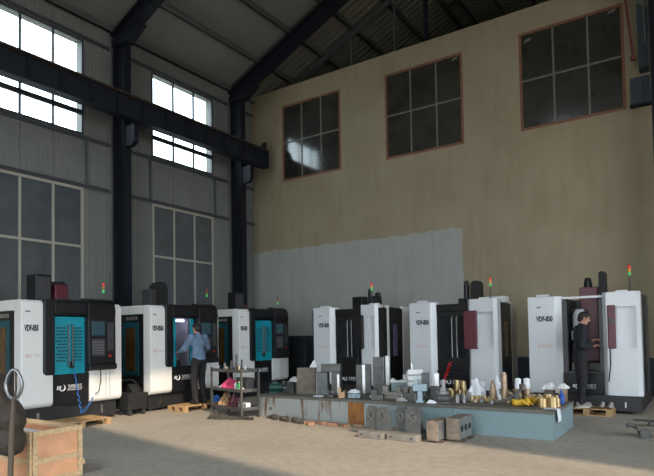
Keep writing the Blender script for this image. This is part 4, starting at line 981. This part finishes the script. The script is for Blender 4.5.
e = on('dark_bin', 'dark plastic bin on the middle shelf at the cart\'s right', 'bin', -.24, .24, .513); MB().prism([(-.16, 0), (.16, 0), (.19, .2), (-.19, .2)], 'y', -.09, .09).build('body', 'dark_grey', e, bevel=.01); MB().box(-.2, .2, -.1, .1, .2, .22).build('rim', 'dark_grey', e)
e = on('bottle', 'small white bottle standing in front of the dark bin', 'bottle', -.30, .07, .513); MB().lathe([(.03, 0), (.03, .1), (.012, .13), (.012, .15)], 12).build('bottle_body', 'cloth_white', e); MB().lathe([(.015, .15), (.015, .17)], 10).build('cap', 'red_hose', e)
e = on('bottle', 'small green labelled bottle beside the white bottle', 'bottle', -.19, .07, .513); MB().lathe([(.036, 0), (.036, .09), (.014, .12), (.014, .14)], 12).build('bottle_body', 'green_label', e); MB().lathe([(.017, .14), (.017, .16)], 10).build('cap', 'cloth_white', e); MB().lathe([(.0365, .01), (.0365, .03)], 12).build('label_band', 'cloth_white', e)
crumple('white_rag', 'small white rag at the right of the middle cart shelf', 'rag', *oncart(-.09, .08, 0)[:2], .09, .08, .05, 'cloth_white', 24, z=.514)
crumple('white_rag', 'white rag at the left of the middle cart shelf', 'rag', *oncart(-.92, .14, 0)[:2], .16, .12, .07, 'cloth_white', 25, z=.514)
e = on('small_carton', 'white carton on the bottom shelf at the cart\'s right', 'box', -.12, .18, .173); MB().box(-.07, .07, -.05, .05, 0, .10).build('body', 'cloth_white', e, bevel=.004); MB().box(-.07, .07, -.051, -.05, .04, .07).build('print_band', 'plate_grey', e)
e = on('oil_can', 'dark oil can on the bottom shelf of the cart', 'can', -.30, .15, .173); MB().lathe([(.045, 0), (.045, .08), (.012, .11), (.006, .18)], 12).build('body', 'steel_dark', e); MB().tube([(.045, 0, .02), (.08, 0, .04), (.045, 0, .07)], .006, 6).build('handle', 'steel_dark', e)
tools = [(-1.0, .1, 'spool', .03, .07, 'steel_bright'), (-.90, .2, 'cone', .03, .10, 'bronze'), (-.80, .12, 'stud', .018, .13, 'steel'), (-.70, .22, 'cone', .03, .07, 'steel'), (-.58, .15, 'stud', .03, .18, 'steel_dark'), (-.52, .22, 'stud', .016, .30, 'steel_dark'), (-.44, .16, 'cone', .035, .16, 'steel_dark'), (-.36, .24, 'stud', .02, .20, 'steel_dark'), (-.26, .12, 'spool', .03, .08, 'brass'), (-.16, .2, 'stud', .018, .10, 'steel_bright'), (-.64, .07, 'spool', .025, .06, 'brass'), (-.08, .12, 'cone', .025, .06, 'steel')]
descr = {'spool': 'round spool shaped part', 'cone': 'tapered tool holder', 'stud': 'upright threaded stud'}
for i, (u, v, k, r, h, m) in enumerate(tools):
    e = on('tool_holder' if k == 'cone' else k, '', 'tool', u, v, .873, 'small tools on the cart top')
    ords = ['first', 'second', 'third', 'fourth', 'fifth', 'sixth', 'seventh', 'eighth', 'ninth', 'tenth', 'eleventh', 'twelfth']
    order = sorted(range(len(tools)), key=lambda q: tools[q][0]); e['label'] = f'small {descr[k]} on the cart top, {ords[order.index(i)]} from the left'
    if k == 'cone': MB().lathe([(r, 0), (r, h*.25), (r*.7, h*.3), (r*.35, h*.8), (r*.2, h)], 12).build('taper', m, e); MB().lathe([(r*1.25, h*.25), (r*1.25, h*.34)], 12).build('flange', m, e)
    elif k == 'spool': MB().lathe([(r, 0), (r, h*.2), (r*.6, h*.25), (r*.6, h*.75), (r, h*.8), (r, h)], 12).build('spool_body', m, e)
    else: MB().lathe([(r*1.6, 0), (r*1.6, h*.2), (r, h*.22), (r, h)], 8).build('stud_body', m, e)
# rags and rubble on the floor
crumple('floor_rag', 'dark rag lying on the floor under the shelf cart', 'rag', -7.58, 7.62, .38, .20, .14, 'rag_dark', 31, z=.002, rot=.3)
tag(MB().tube([(-7.30+.06*i, 7.60+.035*i+.05*math.sin(i*.7), .03) for i in range(8)], .028, 8).build('rubber_hose', 'rag_dark'), 'short black rubber hose on the floor before the cart', 'hose')
for i in range(9):
    x = -6.78+i*.118; y = 8.10-.03*i+.05*math.sin(i*2.3); s = .05+.03*math.sin(i*1.9)**2
    mb = MB(); mb.ball((0, 0, 0), (s, s*.8, s*.6), seg=7)
    for v in mb.bm.verts: v.co *= 1+.3*mnoise.noise(v.co*20+Vector((i, 0, 0)))
    tag(mb.build('rubble_lump', 'rubble', loc=(x, y, s*.56), rot=i), 'dark lump of swarf in the row at the platform\'s left foot', 'rubble', 'dark lumps at the platform foot')
for i, (x, y, r_, l) in enumerate(((-5.70, 7.90, .5, .20), (-5.50, 7.98, -.3, .22), (-5.25, 7.95, .2, .18), (-4.98, 7.90, 1.1, .14), (-5.62, 7.80, .9, .12), (-4.80, 8.02, .2, .16))):
    o = MB().prism([(-l/2, 0), (l/2, 0), (l/2-.02, .05), (-l/2+.01, .045)], 'y', -.05, .05).build('brick_fragment', 'brick_dust', loc=(x, y, .001), rot=r_, bevel=.006); tag(o, 'reddish broken brick piece on the floor before the platform', 'brick', 'broken bricks before the platform')
# low steel trolley at the right edge
e = empty('floor_trolley', (-.72, 9.15, 0), .25, 'low rusty steel trolley on the floor at the right edge', 'trolley')
MB().box(-.18, .7, -.10, .10, .10, .17).build('bed', 'steel_brown', e, bevel=.01); MB().cyl((-.08, -.12, .07), (-.08, .12, .07), .07, 14).build('roller', 'steel_dark', e); MB().cyl((.5, -.12, .07), (.5, .12, .07), .07, 14).build('roller', 'steel_dark', e)
MB().tube([(-.18, 0, .14), (-.26, 0, .17), (-.30, 0, .14)], .03, 8).build('hitch', 'steel_dark', e); MB().box(-.02, .14, -.07, .07, .17, .22).build('clamp', 'steel_dark', e, bevel=.01)
tag(MB().prism([(-.35, -.03), (.6, -.1), (.62, .02), (.1, .07), (-.3, .03)], 'z', .001, .02).build('rusty_strip', 'rubble', loc=(-.75, 10.75, 0)), 'thin reddish brown sheet on the floor behind the low trolley', 'metal sheet')

# ------------------------------------------------------------------ wooden crate on a pallet truck
e = empty('wooden_crate', (-6.53, 3.475, .021), 0, 'open pale plywood crate with pine battens in the left foreground', 'crate')
hx, hy, H = .67, .28, .53
for nm, a in (('front_board', (hx-.015, hx, -hy, hy, 0, H)), ('back_board', (-hx, -hx+.015, -hy, hy, 0, H)), ('left_board', (-hx+.015, hx-.015, -hy, -hy+.015, 0, H)), ('right_board', (-hx+.015, hx-.015, hy-.015, hy, 0, H)), ('floor_board', (-hx+.015, hx-.015, -hy+.015, hy-.015, 0, .015))):
    MB().box(*a).build(nm, 'plywood', e)
for y in (-hy, hy-.05): MB().box(hx, hx+.022, y, y+.05, -.02, H+.005).build('batten', 'pine', e, bevel=.003)
for z in (H-.05, .19, -.02): MB().box(hx, hx+.02, -hy+.05, hy-.05, z, z+.055).build('batten', 'pine', e, bevel=.003)
for x in (hx-.05, -hx): MB().box(x, x+.05, -hy-.022, -hy, -.02, H).build('batten', 'pine', e, bevel=.003)
MB().box(-hx+.05, hx-.05, -hy-.02, -hy, H-.05, H).build('batten', 'pine', e, bevel=.003); MB().box(-hx+.05, hx-.05, -hy-.02, -hy, .19, .245).build('batten', 'pine', e, bevel=.003)
MB().box(-hx+.02, hx-.02, hy-.04, hy-.015, H-.05, H+.004).build('batten', 'pine', e); MB().box(-hx, hx+.03, hy, hy+.022, .10, .16).build('batten', 'pine', e, bevel=.003)
tag(MB().box(-.50, .52, -.23, .23, 0, .41).build('foam_block', 'cloth_white', loc=(-6.50, 3.475, .038), bevel=.015), 'white packing foam filling the open crate', 'foam')
e = empty('tow_bar', (-4.97, 2.50, 0), .55, 'upright dark shaft with a shiny steel loop handle at the left edge', 'tow bar')
# local x to the right of the picture, y away
MB().tube([(.025, 0, .30), (.035, 0, .70), (.05, 0, 1.0)], [.024, .022, .017], 8).build('shaft', 'stick_wood', e)
loop = [(.055+.072*math.sin(a)*(1-.25*(math.cos(a) < 0)*abs(math.cos(a))), 0, 1.135-.122*math.cos(a)) for a in [2*PI*i/28 for i in range(28)]]
MB().tube(loop, .014, 8, closed=True).build('loop_handle', 'loop_steel', e)
MB().tube([(.06, 0, 1.0), (.075, 0, 1.10), (.07, 0, 1.24)], .009, 6).build('release_lever', 'stick_wood', e)
MB().cyl((.02, 0, .06), (.02, 0, .32), .06, 14).build('pump', 'red_pipe', e)
for y in (-.05, .05): MB().cyl((.0, y-.02, .08), (.0, y+.02, .08), .08, 14).build('steer_wheel', 'black_rubber', e)
# ------------------------------------------------------------------ people
def person(label, origin, face, J, mats, shirt_open=False, r_scale=1.0):
    """J: joints in local metres, x right, y forward, z up"""
    V3 = {k: Vector(v) for k, v in J.items()}
    def limb(mb, ks, rs):
        pts = []; rad = []
        P_ = [V3[k] if isinstance(k, str) else Vector(k) for k in ks]
        for i in range(len(P_)-1):
            for t in range(5): pts.append(P_[i].lerp(P_[i+1], t/5)); rad.append(rs[i]+(rs[i+1]-rs[i])*t/5)
        pts.append(P_[-1]); rad.append(rs[-1]); mb.tube(pts, rad, 10)
        for p, r in zip(P_, rs): mb.ball(p, r*.99, seg=10)
    hd = V3['head']; hf = Vector(J.get('look', (0, 1, 0))).normalized(); hr = hf.cross(Vector((0, 0, 1))).normalized(); hu = hr.cross(hf)
    HM = Matrix((hr, hf, hu)).transposed().to_4x4()
    b = MB()
    def hp(x, y, z): return hd+hr*x+hf*y+hu*z
    b.ball(hp(0, -.005, .02), (.076, .095, .095), HM); b.ball(hp(0, .02, -.045), (.058, .07, .07), HM); b.ball(hp(0, .04, -.085), (.036, .04, .028), HM)
    b.tube([hp(0, .085, .025), hp(0, .112, -.015), hp(0, .088, -.025)], [.009, .015, .01], 8)
    b.ball(hp(0, .082, -.056), (.024, .012, .008), HM); b.ball(hp(0, .082, .03), (.05, .012, .01), HM)
    for s in (-1, 1): b.ball(hp(s*.078, -.005, -.005), (.012, .022, .032), HM)
    limb(b, ['neck', hp(0, -.01, -.04)], [.056, .05])
    limb(b, ['pelvis', 'waist', 'chest', 'neck'], [.095, .085, .085, .056])
    for s in 'lr':
        limb(b, ['sh_'+s, 'el_'+s, 'wr_'+s], [.045, .036, .027])
        limb(b, ['hip_'+s, 'kn_'+s, 'an_'+s], [.07, .05, .038]); limb(b, ['chest', 'sh_'+s], [.06, .045])
        # hand
        w = V3['wr_'+s]; h = V3['hand_'+s]; d = (h-w).normalized(); side = d.cross(Vector((0, 0, 1)));
        if side.length < .1: side = Vector((1, 0, 0))
        side.normalize(); nrm = side.cross(d)
        if s == 'l': side = -side
        c = w+d*.05; HH = Matrix((side, d, nrm)).transposed().to_4x4()
        b.ball(c, (.038, .052, .018), HH)
        for k, ln in enumerate((.060, .070, .066, .052)):
            o_ = (k-1.5)*.0185; p0 = c+side*(-o_)+d*.035; p1 = p0+d*ln*.55-nrm*.008; p2 = p1+d*ln*.35-nrm*.024; p3 = p2+d*ln*.12-nrm*.022
            b.tube([p0, p1, p2, p3], [.0088, .0085, .008, .006], 6)
        p0 = c-side*.028-d*.02; p1 = p0-side*.028+d*.028-nrm*.006; p2 = p1-side*.006+d*.03-nrm*.012
        b.tube([p0, p1, p2], [.0115, .0105, .0075], 6)
    root = b.build('person', 'skin', loc=origin, rot=face)
    rm = root.modifiers.new('union', 'REMESH'); rm.mode = 'VOXEL'; rm.voxel_size = .0075; rm.use_smooth_shade = True
    tag(root, label, 'person')
    def cloth(name, mb, m, vox=.014):
        o = mb.build(name, m, root); r = o.modifiers.new('union', 'REMESH'); r.mode = 'VOXEL'; r.voxel_size = vox; r.use_smooth_shade = True
        sm = o.modifiers.new('soften', 'SMOOTH'); sm.iterations = 3; sm.factor = .5
        tx = bpy.data.textures.new('folds', 'CLOUDS'); tx.noise_scale = .07
        dp = o.modifiers.new('folds', 'DISPLACE'); dp.texture = tx; dp.strength = .022; dp.mid_level = .5
        return o
    up_ = MB(); dv = (V3['sh_r']-V3['sh_l']).normalized(); tv = (V3['chest']-V3['waist']).normalized(); fv = dv.cross(tv) if True else None
    TM = Matrix((dv, tv.cross(dv).normalized(), tv)).transposed().to_4x4()
    up_.ball(V3['chest'], (.185, .125, .17), TM); up_.ball(V3['waist'], (.165, .125, .17), TM); up_.ball(V3['pelvis']+tv*.02, (.168, .125, .12), TM)
    up_.ball(V3['chest']+tv*.08, (.15, .09, .09), TM)
    if mats.get('long'): up_.ball(V3['pelvis']-tv*.02, (.18, .14, .16), TM); up_.ball(V3['chest'], (.21, .16, .2), TM); up_.ball(V3['waist'], (.19, .15, .2), TM)
    for s in 'lr': limb(up_, [V3['chest'].lerp(V3['sh_'+s], .4)+tv*.03, 'sh_'+s, 'el_'+s, V3['el_'+s].lerp(V3['wr_'+s], .92)], [.08, .078, .066, .050])
    limb(up_, [V3['neck']-tv*.05, V3['neck']+tv*.012], [.085, .064])
    cloth('jacket' if mats.get('jacket') else 'shirt', up_, mats['top'])
    tr = MB(); tr.ball(V3['pelvis']-tv*.02, (.16, .12, .12), TM)
    for s in 'lr': limb(tr, ['hip_'+s, 'kn_'+s, V3['an_'+s]+Vector((0, 0, .0))], [.10, .075, .062])
    cloth('trousers', tr, mats['legs'])
    for s in 'lr':
        a = V3['an_'+s]; tdir = Vector(J.get('toe_'+s, (0, 1, 0)))
        sh = MB(); q = Matrix.Translation(a) @ Matrix.Rotation(math.atan2(-tdir.x, tdir.y), 4, 'Z')
        sh.ball(q @ Vector((0, .04, -.040)), (.048, .125, .037), q.to_3x3().to_4x4()); sh.ball(q @ Vector((0, -.02, -.02)), (.045, .06, .06), q.to_3x3().to_4x4())
        so_ = MB(); so_.prism([(.046*math.cos(t)*(1 if math.sin(t) > 0 else .9), .04+.125*math.sin(t)) for t in [2*PI*i/16 for i in range(16)]], 'z', -.08, -.062, q)
        o = sh.build('shoe', mats['shoes'], root, smooth=True); so_.build('sole', 'cloth_white' if mats['shoes'] == 'shoe_grey' else 'black_rubber', o)
    hb = MB(); hb.ball(hp(0, -.018, .032), (.084, .098, .096), HM); hb.ball(hp(0, -.06, -.02), (.066, .05, .06), HM); hb.ball(hp(0, .06, .085), (.06, .035, .03), HM)
    for s in (-1, 1): hb.ball(hp(s*.07, .01, .03), (.014, .03, .035), HM)
    h = hb.build('hair', 'hair', root); r = h.modifiers.new('union', 'REMESH'); r.mode = 'VOXEL'; r.voxel_size = .009; r.use_smooth_shade = True
    # trim hair off the face: lower front cut by face mesh depth order; eyes and brows
    for s in (-1, 1):
        MB().ball(hp(s*.03, .083, .012), (.012, .008, .007), HM, 8).build('eye', 'black_rubber', root); MB().ball(hp(s*.032, .089, .034), (.018, .006, .005), HM, 8).build('eyebrow', 'hair', root)
    MB().ball(hp(0, .093, -.057), (.022, .006, .005), HM, 8).build('lips', 'maroon', root)
    return root
# worker at the second machine: back to us, one hand on the door, the other on the control pod
person('worker in a light blue shirt, back turned, reaching into the open machine', (-8.98, 8.46, .121), PI/2,
    dict(head=(.0, .06, 1.575), look=(.12, 1, -.15), neck=(0, .02, 1.44), chest=(0, .02, 1.28), waist=(0, 0, 1.06), pelvis=(0, -.01, .93),
         sh_l=(-.18, .02, 1.40), el_l=(-.27, .14, 1.16), wr_l=(-.23, .33, 1.10), hand_l=(-.20, .42, 1.11),
         sh_r=(.18, .02, 1.40), el_r=(.33, .07, 1.18), wr_r=(.42, .22, 1.33), hand_r=(.44, .30, 1.38),
         hip_l=(-.095, -.01, .90), kn_l=(-.11, .02, .49), an_l=(-.12, -.03, .08), hip_r=(.095, -.01, .90), kn_r=(.11, .03, .49), an_r=(.13, -.01, .08)),
    dict(top='blue_shirt', legs='dark_trousers', shoes='shoe_black'))
# worker at the rightmost machine: side on, looking to the right, hands forward at waist height
person('man in black jacket and trousers standing sideways before the rightmost machine', (-1.95, 11.20, .131), -PI/2+.45,
    dict(head=(0, .07, 1.605), look=(.05, 1, -.28), neck=(0, .02, 1.47), chest=(0, .0, 1.30), waist=(0, -.01, 1.08), pelvis=(0, -.02, .94),
         sh_l=(-.17, .01, 1.42), el_l=(-.22, .02, 1.13), wr_l=(-.16, .22, 1.18), hand_l=(-.13, .30, 1.22),
         sh_r=(.17, .01, 1.42), el_r=(.22, -.05, 1.12), wr_r=(.17, .14, 1.08), hand_r=(.14, .22, 1.12),
         hip_l=(-.09, -.02, .91), kn_l=(-.10, .01, .50), an_l=(-.11, .03, .08), hip_r=(.09, -.02, .91), kn_r=(.10, .0, .50), an_r=(.10, -.06, .08)),
    dict(top='navy_jacket', legs='dark_trousers', shoes='shoe_grey', jacket=1))
# crouching person at the left edge, back to us
person('person in dark brown jacket and jeans crouching at the left edge beside the crate', (-5.64, 2.74, 0), 2.15,
    dict(head=(0, .34, 1.33), look=(0, 1, -.5), neck=(0, .20, 1.20), chest=(0, .05, 1.02), waist=(0, -.09, .80), pelvis=(0, -.10, .58),
         sh_l=(-.18, .11, 1.12), el_l=(-.26, .20, .78), wr_l=(-.18, .42, .66), hand_l=(-.14, .51, .62),
         sh_r=(.18, .09, 1.11), el_r=(.27, .14, .77), wr_r=(.22, .38, .66), hand_r=(.18, .47, .62),
         hip_l=(-.10, -.04, .52), kn_l=(-.18, .37, .50), an_l=(-.14, .10, .08), hip_r=(.10, -.04, .52), kn_r=(.20, .35, .50), an_r=(.16, .08, .08)),
    dict(top='brown_jacket', legs='jeans', shoes='shoe_black', jacket=1, long=1))
crumple('blue_bag', 'bright blue cloth bag on the pallet beside the worker\'s feet', 'bag', -8.90, 8.88, .15, .18, .17, 'blue_hose', 41, z=.122)
e = empty('shoe_pair', (-1.62, 11.17, .131), 0, 'grey work shoes left on the pallet beside the man in black', 'shoes')
for k in (0, 1):
    o = MB().ball((k*.14, 0, .04), (.05, .12, .04)).ball((k*.14, .05, .06), (.04, .05, .05)).build('shoe', 'shoe_grey', e, smooth=True)

# ------------------------------------------------------------------ labels that single out members of a row, by their order in view
ORD = ['first', 'second', 'third', 'fourth', 'fifth', 'sixth', 'seventh', 'eighth', 'ninth', 'tenth', 'eleventh', 'twelfth']
rows = {}
for o in bpy.data.objects:
    if o.parent is None and o.get('group') and o.get('label'): rows.setdefault((o['group'], o['label']), []).append(o)
for (g, lb), os_ in rows.items():
    if 1 < len(os_) <= 12:
        os_.sort(key=lambda o: Vector(o.location).dot(rt)/max(.1, Vector(o.location).dot(fw)))
        for k, o in enumerate(os_): o['label'] = f'{lb}, {ORD[k]} from the left'
